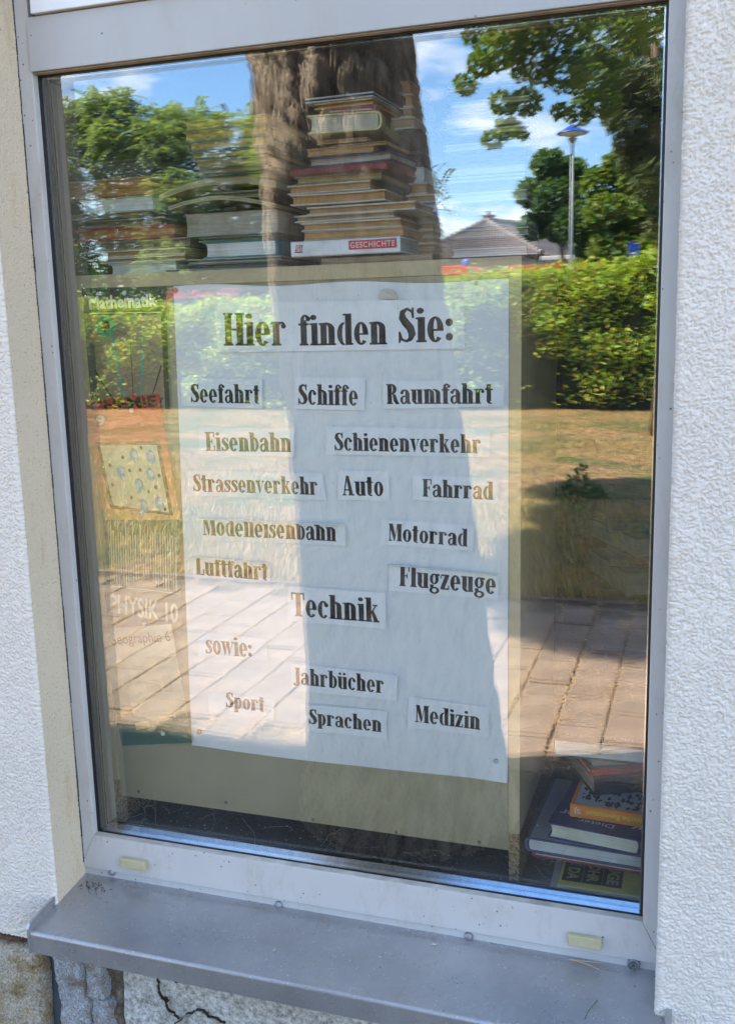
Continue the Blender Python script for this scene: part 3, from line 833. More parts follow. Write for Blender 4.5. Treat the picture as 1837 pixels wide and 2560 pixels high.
# cobwebs below the board
def web(n, x0, x1, y0, y1, z0, z1, seed, label):
    r = random.Random(seed); m = MB()
    for _ in range(n):
        p = Vector((r.uniform(x0, x1), r.uniform(y0, y1), r.uniform(z0, z1)))
        pts = [p]
        d = Vector((r.gauss(0.7, .4), r.gauss(0, .3), r.gauss(-.1, .35)))
        for k in range(7):
            d = (d + Vector((r.gauss(0, .35), r.gauss(0, .3), r.gauss(0, .35)))).normalized()
            p = p + d * 0.009; pts.append(p)
        m.tube(pts, r.uniform(.00015, .0003), 4, cap=False)
    return tag(m.build('cobweb', MT['web']), label, 'cobweb')
web(11, -1.0, -0.72, 0.045, 0.075, -0.915, -0.895, 1, 'dusty cobweb threads under the left of the cabinet board')['kind'] = 'stuff'
web(6, -0.68, -0.45, 0.045, 0.075, -0.93, -0.905, 2, 'thin cobweb threads under the middle of the cabinet board')['kind'] = 'stuff'
web(6, -0.255, -0.2, 0.05, 0.075, -0.94, -0.85, 3, 'few cobweb threads beside the right cabinet foot')['kind'] = 'stuff'
m = MB()
r_ = random.Random(4)
for _ in range(90):
    x, y = r_.uniform(-1.0, -0.1), r_.uniform(0.04, 0.16); s = r_.uniform(.0005, .0014)
    m.box(x, x + s * 2.5, y, y + s, FLOOR_Z + 0.0002, FLOOR_Z + 0.0002 + s)
tag(m.build('dust_grains', MT['web']), 'pale dust grains on the dark floor behind the pane', 'dust', kind='stuff')

# ------------------------------------------------------------------ lettering
def rect(x0, y0, x1, y1): return [[(x0, y0), (x1, y0), (x1, y1), (x0, y1)]]
def ring(cx, cy, rx, ry, ix, iy, a0=0, a1=360, n=20, icx=None):
    icx = cx if icx is None else icx
    out = []
    for k in range(n):
        t0, t1 = R_(a0 + (a1 - a0) * k / n), R_(a0 + (a1 - a0) * (k + 1) / n)
        o = lambda t: (cx + rx * math.cos(t), cy + ry * math.sin(t)); i = lambda t: (icx + ix * math.cos(t), cy + iy * math.sin(t))
        out.append([o(t0), o(t1), i(t1), i(t0)])
    return out
def disc(cx, cy, r, ry=None, n=14): return [[(cx + r * math.cos(2 * math.pi * k / n), cy + (ry or r) * math.sin(2 * math.pi * k / n)) for k in range(n)]]
def stroke(pts):
    out = []; L = []; Rr = []
    for i, (x, y, w_) in enumerate(pts):
        a = pts[max(0, i - 1)]; b = pts[min(len(pts) - 1, i + 1)]
        d = Vector((b[0] - a[0], b[1] - a[1])).normalized()
        L.append((x - d.y * w_ / 2, y + d.x * w_ / 2)); Rr.append((x + d.y * w_ / 2, y - d.x * w_ / 2))
    for i in range(len(pts) - 1): out.append([L[i], Rr[i], Rr[i + 1], L[i + 1]])
    return out
X = 0.72; S_ = 0.195; T_ = 0.055; SH = 0.06
def stem(x, y0, y1, foot=True, head='flag'):
    o = rect(x, y0, x + S_, y1)
    if foot: o += rect(x - 0.045, y0, x + S_ + 0.045, y0 + SH)
    if head == 'flag': o += [[(x - 0.055, y1 - SH), (x, y1 - SH), (x, y1), (x - 0.055, y1 - 0.012)]]
    if head == 'full': o += rect(x - 0.045, y1 - SH, x + S_ + 0.045, y1)
    return o
def arch(x0, x1, foot=True):
    cx = (x0 + x1) / 2
    o = ring(x0 + 0.0, X - 0.2, x1 - x0, 0.215, x1 - x0 - S_, 0.215 - 0.075, 0, 100, 10)
    o += rect(x1 - S_, 0, x1, X - 0.2)
    if foot: o += rect(x1 - S_ - 0.04, 0, x1 + 0.045, SH)
    return o
def G(c):
    H = 1.0
    if c == 'n': return stem(.055, 0, X) + arch(.22, .50), .56
    if c == 'h': return stem(.055, 0, H) + arch(.22, .50), .56
    if c == 'm': return stem(.055, 0, X) + arch(.22, .49) + arch(.48, .76), .82
    if c == 'r': return stem(.055, 0, X) + ring(.30, X - .13, .13, .14, .045, .07, 20, 180, 10) + disc(.37, X - .13, .075), .47
    if c == 'u': return rect(.05, .2, .05 + S_, X) + rect(0, X - SH, .1, X) + ring(.28, .2, .23, .215, .06, .14, 180, 280, 8) + rect(.31, 0, .31 + S_, X) + rect(.27, X - SH, .36, X) + rect(.4, 0, .53, SH), .56
    if c == 'ü':
        a, w_ = G('u'); return a + disc(.15, .88, .075) + disc(.38, .88, .075), w_
    if c == 'i': return stem(.055, 0, X) + disc(.13, .90, .10, .085), .29
    if c == 'l': return stem(.055, 0, H), .29
    if c == 't': return rect(.07, .12, .07 + S_, .95) + rect(0, X - .07, .34, X) + ring(.24, .13, .17, .14, .03, .07, 180, 300, 8) + [[(.0, X - .02), (.24, X), (.24, .95), (.15, .9)]], .36
    if c == 'f': return stem(.07, 0, .82, True, None) + rect(0, X - .07, .33, X) + ring(.22, .82, .15, .18, .03, .11, 15, 180, 10) + disc(.32, .86, .075), .36
    if c == 'o': return ring(.245, X / 2, .225, X / 2 + .012, .055, X / 2 - .06), .50
    if c == 'e': return ring(.24, X / 2, .22, X / 2 + .012, .05, X / 2 - .06, 0, 318, 20) + rect(.12, X / 2 - .045, .459, X / 2 + .012), .49
    if c == 'c': return ring(.24, X / 2, .22, X / 2 + .012, .055, X / 2 - .06, 48, 318, 18) + disc(.36, X - .17, .085), .46
    if c == 'a': return rect(.26, .09, .26 + S_, .55) + ring(.235, .53, .195, .20, .035, .13, 0, 150, 10) + disc(.105, .56, .075) + ring(.19, .2, .165, .215, .045, .14, 60, 330, 14) + rect(.18, .345, .28, .42) + rect(.38, 0, .50, .08) + rect(.33, 0, .43, .15), .51
    if c == 's': return stroke([(.35, .52, .05), (.33, .62, .07), (.22, .69, .075), (.12, .63, .12), (.12, .52, .17), (.2, .41, .19), (.29, .3, .19), (.32, .18, .16), (.28, .08, .11), (.19, .035, .07), (.09, .07, .07), (.055, .2, .05)]) + rect(.325, .5, .38, .72) + rect(.02, 0, .075, .22), .41
    if c == 'b': return rect(.055, 0, .055 + S_, H) + rect(-.01, H - SH, .1, H) + ring(.27, X / 2, .215, X / 2 + .01, .055, X / 2 - .06, -100, 100, 12) + [], .51
    if c == 'd': return rect(.28, 0, .28 + S_, H) + rect(.21, H - SH, .3, H) + rect(.4, 0, .52, SH) + ring(.235, X / 2, .215, X / 2 + .01, .055, X / 2 - .06, 80, 280, 12), .53
    if c == 'p': return rect(.055, -.24, .055 + S_, X) + rect(0, X - SH, .1, X) + rect(.0, -.24, .28, -.18) + ring(.27, X / 2, .215, X / 2 + .01, .055, X / 2 - .06, -100, 100, 12), .51
    if c == 'g': return ring(.22, .47, .2, .26, .055, .19) + ring(.23, -.07, .225, .17, .1, .09) + rect(.3, .62, .46, .72) + rect(.04, .06, .2, .2), .48
    if c == 'k': return stem(.055, 0, H) + stroke([(.2, .3, .06), (.42, .66, .05)]) + [[(.24, .42), (.36, 0), (.55, 0), (.33, .5)]] + rect(.3, X - SH, .5, X) + rect(.33, 0, .56, SH), .56
    if c == 'v': return [[(.03, X), (.2, X), (.29, .2), (.23, -.01), (.2, -.01)], [(.23, -.01), (.29, .2), (.40, X), (.45, X)]] + rect(-.01, X - SH, .25, X) + rect(.34, X - SH, .48, X), .47
    if c == 'w': return [[(.03, X), (.19, X), (.26, .22), (.21, 0), (.18, 0)], [(.21, 0), (.26, .22), (.36, X), (.30, X)], [(.27, X), (.44, X), (.5, .22), (.45, 0), (.42, 0)], [(.45, 0), (.5, .22), (.62, X), (.67, X)]] + rect(-.01, X - SH, .24, X) + rect(.56, X - SH, .7, X), .69
    if c == 'z': return rect(.04, X - .08, .4, X) + rect(.02, 0, .4, .08) + [[(.02, .07), (.21, .07), (.4, X - .07), (.21, X - .07)]] + rect(.02, X - .2, .07, X - .07) + rect(.355, .07, .405, .22), .43
    if c == ':': return disc(.12, .14, .10, .11) + disc(.12, .55, .10, .11), .25
    if c == ' ': return [], .26
    if c == 'H': return stem(.055, 0, H, True, 'full') + stem(.40, 0, H, True, 'full') + rect(.2, .46, .42, .53), .64
    if c == 'S': return stroke([(.43, .72, .05), (.41, .88, .08), (.28, .965, .085), (.15, .88, .15), (.14, .72, .2), (.24, .56, .22), (.35, .42, .22), (.40, .24, .2), (.35, .1, .13), (.24, .04, .08), (.11, .1, .08), (.06, .3, .05)]) + rect(.4, .7, .455, 1.0) + rect(.03, 0, .085, .32), .50
    if c == 'R': return stem(.055, 0, H, True, None) + rect(0, H - SH, .25, H) + ring(.24, .74, .23, .26, .06, .19, -90, 90, 12) + rect(.2, .48, .28, .55) + [[(.28, .52), (.42, .46), (.52, .12), (.6, 0), (.42, 0), (.33, .14)]], .60
    if c == 'E': return stem(.055, 0, H, True, None) + rect(0, H - SH, .48, H) + rect(.2, 0, .48, SH) + rect(.2, .47, .36, .54) + rect(.42, .72, .48, H) + rect(.43, 0, .49, .3) + rect(.33, .38, .375, .63), .52
    if c == 'F': return stem(.055, 0, H, True, None) + rect(0, H - SH, .46, H) + rect(.2, .47, .36, .54) + rect(.41, .7, .46, H) + rect(.33, .38, .375, .63), .49
    if c == 'A': return [[(.05, 0), (.1, 0), (.24, .78), (.2, 1.0)], [(.2, 1.0), (.33, 1.0), (.53, 0), (.34, 0)]] + rect(.1, .25, .4, .32) + rect(0, 0, .2, SH) + rect(.29, 0, .58, SH), .60
    if c == 'M': return rect(.06, 0, .12, H) + rect(.0, 0, .2, SH) + [[(.03, H), (.23, H), (.38, .28), (.33, 0), (.3, 0)], [(.33, 0), (.38, .28), (.52, H), (.46, H)]] + stem(.48, 0, H, True, 'full'), .73
    if c == 'L': return stem(.055, 0, H, True, 'full') + rect(.2, 0, .46, SH) + rect(.41, 0, .47, .33), .49
    if c == 'T': return stem(.175, 0, H, True, None) + rect(.01, H - .07, .51, H) + rect(.0, .7, .055, H) + rect(.465, .7, .52, H), .54
    if c == 'J': return rect(.14, .05, .14 + S_, H) + rect(.09, H - SH, .36, H) + ring(.14, .06, .17, .18, .02, .11, 190, 360, 10) + disc(.05, .0, .08), .39
    return rect(0, 0, .3, .7), .4
def glyph_polys(s):
    x = 0; P = []
    for c in s:
        g_, w_ = G(c)
        P += [[(px + x, py) for px, py in poly] for poly in g_]
        x += w_
    return P, x

def lettering(polys, width, O, U, V, N, mat, parent, warp=None, cuts=0, name='lettering'):
    """flat letters: polygon list in em units mapped to O + U*x/width + V*y, lying 0.4 mm off the paper"""
    bm = bmesh.new()
    for p in polys:
        vs = [bm.verts.new((x / width, y, 0)) for x, y in p]
        try: bm.faces.new(vs)
        except ValueError: pass
    for k in range(cuts):
        bmesh.ops.bisect_plane(bm, geom=bm.verts[:] + bm.edges[:] + bm.faces[:], plane_co=(0, 0.35 + 0.75 * k / cuts, 0), plane_no=(0, 1, 0))
    for v in bm.verts:
        x, y = v.co.x, v.co.y
        if warp: v.co = warp(x, y)
        else: v.co = O + U * x + V * y + N * 0.0004
    me = bpy.data.meshes.new(name); bm.to_mesh(me); bm.free()
    return link_mesh(name, me, mat, parent)

def font_polys(s, bold=0.0, spacing=1.0):
    cu = bpy.data.curves.new('text', 'FONT'); cu.body = s; cu.size = 1; cu.offset = bold; cu.space_character = spacing
    cu.resolution_u = 3
    ob = bpy.data.objects.new('text', cu); col.objects.link(ob)
    dg = bpy.context.evaluated_depsgraph_get()
    me = bpy.data.meshes.new_from_object(ob.evaluated_get(dg))
    P = [[(me.vertices[i].co.x, me.vertices[i].co.y) for i in p.vertices] for p in me.polygons]
    bpy.data.objects.remove(ob); bpy.data.curves.remove(cu); bpy.data.meshes.remove(me)
    return P
_caph = max(y for p in font_polys('H') for x, y in p)
def font_text(s, O, U, V, N, mat, parent, bold=0.0, spacing=1.0, name='lettering'):
    P = font_polys(s, bold, spacing)
    x0 = min(x for p in P for x, y in p); x1 = max(x for p in P for x, y in p)
    P = [[(x - x0, y / _caph) for x, y in p] for p in P]
    return lettering(P, x1 - x0, O, U, V, N, mat, parent, name=name)

# ------------------------------------------------------------------ poster
PY = BY - 0.0035
NRM = Vector((0, -1, 0))
A = [at(435, 716, PY), at(1272, 700, PY), at(1269, 1953, PY), at(481, 1862, PY)]   # TL TR BR BL
poster = empty('poster', (0, 0, 0), 'large white poster with pasted headings on the back of the cabinet', 'poster')
nu, nv = 46, 60
Uu, Vv = np.meshgrid(np.linspace(0, 1, nu), np.linspace(0, 1, nv), indexing='ij')
Pg = ((1 - Uu)[..., None] * (1 - Vv)[..., None] * np.array(A[3]) + Uu[..., None] * (1 - Vv)[..., None] * np.array(A[2]) +
      (1 - Uu)[..., None] * Vv[..., None] * np.array(A[0]) + Uu[..., None] * Vv[..., None] * np.array(A[1]))
wave = 0.0022 * np.sin(Uu * 7 + Vv * 2.0) * (1 - Vv) ** 1.5 + 0.0016 * (fbm(Uu * 5, Vv * 6, 3, 3) - 0.4)
Pg[..., 1] -= np.clip(wave + 0.0012, 0.0002, 1)
Pg[..., 2] -= 0.004 * np.sin(Uu * math.pi) * np.clip(1 - Vv * 3, 0, 1)
curl = np.clip((0.03 - Vv) / 0.03, 0, 1) * np.clip((Uu - 0.9) / 0.1, 0, 1)
Pg[..., 1] -= curl * 0.006
Pg[..., 2] += 0.0025 * np.sin(Uu * 14) * np.clip((Vv - 0.97) / 0.03, 0, 1)
grid_np('sheet', Pg, MT['poster'], poster)

def strip(word, tx0, ty0, tx1, ty1, top, quad, curled=0.0, more=()):
    """text from (tx0,ty0) to (tx1,ty1) baseline pixels, 'top' pixel row of the capitals at the left; quad = paper corners TL TR BR BL"""
    y = PY - 0.0042
    q = [at(a, b, y) for a, b in quad]
    n1, n2 = 14, 18
    Uq = lambda u, v: (q[3] * (1 - u) + q[2] * u) * (1 - v) + (q[0] * (1 - u) + q[1] * u) * v
    rr = random.Random(hash(word) % 1000 if False else sum(map(ord, word)))
    lift = [rr.uniform(0, 0.003) for _ in range(4)]
    def off(u, v):      # corners lift a little off the poster
        return (lift[0] * max(0, (u - .75) / .25) ** 2 * v + lift[1] * max(0, (.25 - u) / .25) ** 2 * v + lift[2] * max(0, (u - .8) / .2) ** 2 * (1 - v) + lift[3] * max(0, (.2 - u) / .2) ** 2 * (1 - v)) + 0.0006
    Hq = (q[0] - q[3]).length
    def bend(p, u, v):
        d = off(u, v)
        if curled and v > curled:
            s = (v - curled) * Hq
            rad = 0.0065
            a = min(s / rad, 2.6)
            ext = max(0, s - 2.6 * rad)
            base = Uq(u, curled)
            up = (Uq(u, 1) - Uq(u, curled)).normalized()
            return base + up * (rad * math.sin(a) - ext * 0.8) + NRM * (d + rad * (1 - math.cos(a)) + ext * 0.3)
        return p + NRM * d
    P = np.zeros((n1, n2, 3))
    for i in range(n1):
        for j in range(n2):
            u, v = i / (n1 - 1), j / (n2 - 1)
            P[i, j] = bend(Uq(u, v), u, v)
    o = grid_np('paper_strip', P, MT['strip'], poster)
    o['label'] = 'paper strip with the printed word ' + word.rstrip(':')
    # the letters follow the paper
    e1 = (q[2] - q[3]); e2 = (q[0] - q[3])
    def uv(p):
        d = p - q[3]
        det = e1.x * e2.z - e1.z * e2.x
        return (d.x * e2.z - d.z * e2.x) / det, (e1.x * d.z - e1.z * d.x) / det
    for (wd_, a0, b0, a1, b1, tp) in [(word, tx0, ty0, tx1, ty1, top)] + list(more):
        O = at(a0, b0, y); E_ = at(a1, b1, y); T = at(a0, tp, y)
        U = E_ - O; V = Vector((-U.z, 0, U.x)).normalized() * (T - O).length
        def warp2(x, yv):
            p = O + U * x + V * yv
            u, v = uv(p)
            u = min(1, max(0, u))
            if curled and v > curled:
                r = bend(p, u, v)
                s = (v - curled) * Hq; a = min(s / 0.0065, 2.6)
                nn = Vector((0, -math.cos(a), -math.sin(a)))
                return r + nn * 0.0004
            return p + NRM * (off(u, max(0, v)) + 0.0005)
        polys, wd = glyph_polys(wd_)
        x0 = min(a for p in polys for a, b in p); x1 = max(a for p in polys for a, b in p)
        polys = [[(a - x0, b) for a, b in p] for p in polys]
        lettering(polys, x1 - x0, O, U, V, NRM, MT['ink'], o, warp=warp2, cuts=8 if curled else 0)
    return o
# headline: one strip, three words of slightly different size
head = strip('Hier', 562, 864, 717, 864, 783, [(536, 757), (1160, 748), (1161, 872), (549, 881)], more=(('finden', 748, 864, 968, 861, 787), ('Sie:', 997, 857, 1133, 854, 770)))
head['label'] = 'wide paper strip with the headline Hier finden Sie'
strip('Seefahrt', 479, 1006, 651, 1009, 959, [(455, 944), (657, 949), (658, 1022), (456, 1015)])
strip('Schiffe', 747, 1011, 895, 1014, 960, [(737, 944), (914, 945), (912, 1026), (737, 1022)])
strip('Raumfahrt', 967, 1010, 1232, 1009, 960, [(957, 951), (1261, 953), (1259, 1016), (960, 1022)])
strip('Eisenbahn', 516, 1127, 730, 1130, 1080, [(500, 1068), (737, 1070), (738, 1142), (498, 1136)])
strip('Schienenverkehr', 838, 1126, 1202, 1133, 1081, [(816, 1066), (1224, 1074), (1224, 1143), (816, 1136)])
strip('Strassenverkehr', 486, 1228, 795, 1237, 1185, [(467, 1176), (808, 1183), (816, 1251), (468, 1238)])
strip('Auto', 857, 1238, 959, 1240, 1189, [(846, 1176), (972, 1178), (974, 1252), (846, 1249)])
strip('Fahrrad', 1056, 1241, 1233, 1249, 1197, [(1032, 1188), (1248, 1194), (1245, 1259), (1032, 1250)])
strip('Modelleisenbahn', 510, 1337, 842, 1353, 1291, [(504, 1280), (862, 1296), (866, 1364), (502, 1349)], 0.69)
strip('Motorrad', 971, 1351, 1169, 1366, 1308, [(954, 1298), (1185, 1314), (1182, 1377), (952, 1361)])
strip('Luftfahrt', 492, 1436, 671, 1451, 1391, [(486, 1376), (678, 1394), (677, 1461), (484, 1446)], 0.71)
strip('Flugzeuge', 998, 1464, 1239, 1485, 1412, [(973, 1396), (1248, 1420), (1244, 1498), (972, 1476)], 0.74)
strip('Technik', 731, 1539, 949, 1556, 1480, [(720, 1464), (964, 1483), (966, 1572), (720, 1553)])
strip('sowie:', 516, 1633, 631, 1643, 1586, [(497, 1578), (668, 1597), (670, 1652), (499, 1640)])
strip('Jahrbücher', 734, 1709, 960, 1733, 1667, [(728, 1658), (994, 1687), (993, 1751), (728, 1726)])
strip('Sport', 566, 1767, 662, 1780, 1729, [(522, 1730), (688, 1746), (687, 1798), (524, 1780)])
strip('Sprachen', 773, 1809, 955, 1830, 1771, [(751, 1758), (967, 1778), (967, 1846), (751, 1825)])
strip('Medizin', 1038, 1804, 1200, 1824, 1761, [(1022, 1742), (1223, 1767), (1222, 1841), (1020, 1818)])
# torn tape flap above the headline
q = [at(945, 746, PY - .006), at(950, 725, PY - .008), at(965, 721, PY - .012), at(985, 726, PY - .012), at(992, 735, PY - .008), at(994, 747, PY - .006)]
pydata('tape_flap', q, [(0, 1, 2, 3, 4, 5)], pm('old_tape', (0.66, 0.63, 0.55), .4), poster)

def pin(px, py, y, mat, parent, r=0.0042):
    p = at(px, py, y)
    m = MB(); m.lathe([(0.0001, -0.0032), (r * 0.5, -0.0030), (r * 0.9, -0.0018), (r, -0.0006), (r, 0.001)], (p.x, y, p.z), 'y', 14)
    return m.build('push_pin', mat, parent, smooth=True)
pin(438, 726, PY - .004, MT['pin_copper'], poster); pin(1240, 1903, PY - .004, MT['pin'], poster); pin(499, 1829, PY - .004, MT['pin_copper'], poster)
pin(1190, 707, PY - .004, MT['pin'], poster, .003)

# ------------------------------------------------------------------ school book covers pinned to the left of the poster
def cover(name, label, quad, y, mat, bow=0.004):
    root = empty(name, (0, 0, 0), label, 'book cover')
    q = [np.array(at(a, b, y)) for a, b in quad]
    n = 16
    U_, V_ = np.meshgrid(np.linspace(0, 1, n), np.linspace(0, 1, n), indexing='ij')
    P = ((1 - U_)[..., None] * (1 - V_)[..., None] * q[3] + U_[..., None] * (1 - V_)[..., None] * q[2] + (1 - U_)[..., None] * V_[..., None] * q[0] + U_[..., None] * V_[..., None] * q[1])
    B = bow * ((2 * np.abs(U_ - .5)) ** 2) * (1 - V_) 
    P[..., 1] -= B
    grid_np('cover_sheet', P, mat, root)
    def F(u, v, h=0.0005):
        p = (1 - u) * (1 - v) * q[3] + u * (1 - v) * q[2] + (1 - u) * v * q[0] + u * v * q[1]
        return Vector((p[0], p[1] - bow * (2 * abs(u - .5)) ** 2 * (1 - v) - h, p[2]))
    def poly(pts, mat_, nm='print', h=0.0005):
        return pydata(nm, [F(u, v, h) for u, v in pts], [tuple(range(len(pts)))], mat_, root)
    def line(pts, wd, mat_, nm='print', h=0.0008):
        vs = []; fs = []
        for i, (u, v) in enumerate(pts):
            a = pts[max(0, i - 1)]; b = pts[min(len(pts) - 1, i + 1)]
            d = Vector((b[0] - a[0], b[1] - a[1])).normalized()
            vs += [F(u - d.y * wd / 2, v + d.x * wd / 2, h), F(u + d.y * wd / 2, v - d.x * wd / 2, h)]
            if i: fs.append((2 * i - 2, 2 * i - 1, 2 * i + 1, 2 * i))
        return pydata(nm, vs, fs, mat_, root)
    def text(s, u0, v0, u1, v1, hv, mat_, bold=0.01, spacing=1.0):
        O = F(u0, v0, 0.001); E_ = F(u1, v1, 0.001); T = F(u0, v0 + hv, 0.001)
        U = E_ - O; V = T - O
        return font_text(s, O, U, V, NRM, mat_, root, bold, spacing)
    return root, F, poly, line, text
CV = PY - 0.001
cm = lambda n, c: pm(n, c, 0.35, 0.06, 12)
K_black = cm('print_black', (0.008, 0.007, 0.006)); K_cream = cm('print_cream', (0.75, 0.72, 0.52)); K_teal = cm('print_teal', (0.02, 0.38, 0.33))
# Mathematik
root, F, poly, line, text = cover('mathematics_book_cover', 'dark green schoolbook cover titled Mathematik, topmost of the four beside the poster',
    [(204, 720), (416, 716), (424, 1030), (232, 1040)], CV, cm('math_green', (0.035, 0.045, 0.025)), 0.0)
poly([(.10, 0.02), (.95, 0.0), (.93, .78), (.10, .79)], cm('math_panel', (0.30, 0.23, 0.15)), 'panel')
text('Mathematik', .085, .835, .90, .85, .095, K_cream, .035)
line([(.07, .805), (.93, .80)], .006, K_cream)
poly([(.265 + .125 * math.cos(t * .2618), .70 + .083 * math.sin(t * .2618)) for t in range(24)], cm('badge_green', (0.01, 0.34, 0.17)), 'badge', .0009)
text('9', .215, .66, .315, .66, .08, K_black, .05)
par = lambda c, w_, k, n=9: [(c + w_ * (i / n) ** .5 * k, .02 + .62 * (i / n)) for i in range(n + 1)]
line([(.50 - .17 * (i / 9) ** .6, .02 + .60 * (i / 9)) for i in range(10)], .018, K_teal)
line([(.60 + .12 * (i / 9) ** .6, .02 + .60 * (i / 9)) for i in range(10)], .018, K_teal)
line([(.555, .02), (.553, .64)], .007, K_black)
line([(.42 - .33 * (i / 6) ** .8, .02 + .34 * (i / 6)) for i in range(7)], .014, K_black)
line([(.70 + .22 * (i / 6) ** .8, .02 + .36 * (i / 6)) for i in range(7)], .014, K_black)
line([(.24 - .14 * (i / 5), .01 + .12 * (i / 5)) for i in range(6)], .014, K_black)
line([(.84 + .09 * (i / 5), .04 + .08 * (i / 5)) for i in range(6)], .012, K_black)
# Chemie
def chem_mat():
    m, nt, b, o = mat_new('chemistry_red_to_yellow')
    v = coords(nt); sp = nt.nodes.new('ShaderNodeSeparateXYZ'); nt.links.new(v, sp.inputs[0])
    mr = nt.nodes.new('ShaderNodeMapRange'); mr.inputs['From Min'].default_value = -0.36; mr.inputs['From Max'].default_value = -0.13
    nt.links.new(sp.outputs['Z'], mr.inputs[0])
    c = ramp(nt, mr.outputs[0], [(0.0, (0.60, 0.40, 0.14)), (0.5, (0.66, 0.26, 0.09)), (0.78, (0.62, 0.10, 0.06)), (1.0, (0.58, 0.05, 0.04))])
    nt.links.new(c, b.inputs['Base Color']); b.inputs['Roughness'].default_value = 0.35
    return m
root, F, poly, line, text = cover('chemistry_book_cover', 'red and orange schoolbook cover titled Chemie, second from the top beside the poster',
    [(208, 1003), (396, 984), (452, 1300), (262, 1300)], CV - .0045, chem_mat(), 0.0)
text('CHEMIE', .085, .905, .97, .905, .085, K_black, .03)
poly([(.12, .78), (.29, .785), (.28, .87), (.12, .865)], cm('chem_red', (0.45, 0.04, 0.03)), 'panel')
text('9', .135, .79, .255, .795, .075, cm('print_pale', (.7, .6, .5)), .03)
poly([(.11, .10), (.915, .035), (.91, .635), (.085, .655)], K_black, 'panel')
poly([(.155, .125), (.875, .06), (.865, .605), (.125, .628)], cm('chem_panel', (0.56, 0.58, 0.36)), 'panel', .0009)
K_hex = cm('hex_blue', (0.05, 0.32, 0.42))
for (u, v) in ((.55, .53), (.77, .51), (.34, .40), (.72, .37), (.55, .29), (.77, .14), (.56, .12)):
    poly([(u + .06 * math.sin(k * math.pi / 3), v + .062 * math.cos(k * math.pi / 3)) for k in range(6)], K_hex, 'print', .0013)
    poly([(u + .012 + .03 * math.sin(k * math.pi / 3), v + .01 + .03 * math.cos(k * math.pi / 3)) for k in range(6)], cm('hex_light', (0.25, 0.52, 0.54)), 'print', .0016)
for (u, v) in ((.66, .59), (.40, .52), (.21, .46), (.46, .41), (.60, .41), (.83, .36), (.76, .27), (.66, .23), (.42, .19), (.20, .30), (.83, .09)):
    poly([(u + .02 * math.cos(k * .7854), v + .017 * math.sin(k * .7854)) for k in range(8)], K_black, 'print', .0013)
# Physik
root, F, poly, line, text = cover('physics_book_cover', 'grey green schoolbook cover titled Physik 10 with vertical white lines, third from the top',
    [(262, 1266), (452, 1292), (457, 1590), (270, 1572)], CV - .0025, cm('physics_grey', (0.15, 0.165, 0.105)), 0.0)
line([(.05, .985), (.95, .985), (.94, .36), (.06, .36), (.05, .985)], .008, K_cream)
r_ = random.Random(5)
for k in range(27):
    u = .08 + .85 * k / 26
    a = .955 - .10 * abs(math.sin(k * 1.1)) - .05 * (k % 3); b = .42 - .05 * math.sin(k * .35) + .09 * ((k * 7) % 4 == 0)
    line([(u, a), (u, b)], .009 if k % 2 else .013, K_cream)
text('PHYSIK 10', .05, .145, .95, .11, .15, K_cream, .02)
# Geographie
root, F, poly, line, text = cover('geography_book_cover', 'cream and green schoolbook cover titled Geographie 6, lowest of the four beside the poster',
    [(254, 1572), (428, 1560), (481, 1856), (306, 1864)], CV - .006, cm('geo_cream', (0.58, 0.53, 0.36)), 0.0)
poly([(0.02, .02), (.99, .02), (.99, .72), (.7, .745), (.35, .74), (.0, .69)], cm('geo_greygreen', (0.30, 0.33, 0.22)), 'panel')
text('Geographie 6', .09, .865, .96, .86, .085, K_black, -.004)
K_dk = cm('geo_dark', (0.012, 0.12, 0.085))
poly([(0.0, 0.0), (1.0, 0.0), (1.0, .14), (.62, .17), (.38, .24), (.24, .25), (.22, .55), (.0, .48)], K_dk, 'panel', .0009)
for (a, b, c, d) in ((.14, .6, .3, .66), (.2, .5, .3, .6), (.75, .44, .87, .58), (.5, .44, .7, .5)):
    poly([(a, b), (c, b), (c, d), (a, d)], cm('geo_block', (0.20, 0.24, 0.17)), 'print', .0012)
poly([(.25, .13), (.45, .15), (.48, .17), (.44, .20), (.25, .19)], cm('geo_yellow', (0.45, 0.42, 0.12)), 'print', .0012)
for k in range(9): line([(.25 + .03 * k, .03), (.62 + .04 * k, .16 - .006 * k)], .006, cm('geo_line', (0.35, 0.42, 0.2)))
for (px, py, y, lab) in ((312, 733, CV - .002, 'white push pin through the title of the mathematics cover'), (329, 1026, CV - .006, 'white push pin below the title of the red chemistry cover'),
                         (354, 1282, CV - .0045, 'white push pin at the top edge of the physics cover'), (361, 1560, CV - .007, 'white push pin at the top of the geography cover'), (408, 1834, CV - .0085, 'white push pin at the bottom of the geography cover')):
    tag(pin(px, py, y, MT['pin'], None, .0044), lab, 'push pin', 'white push pins along the schoolbook covers')

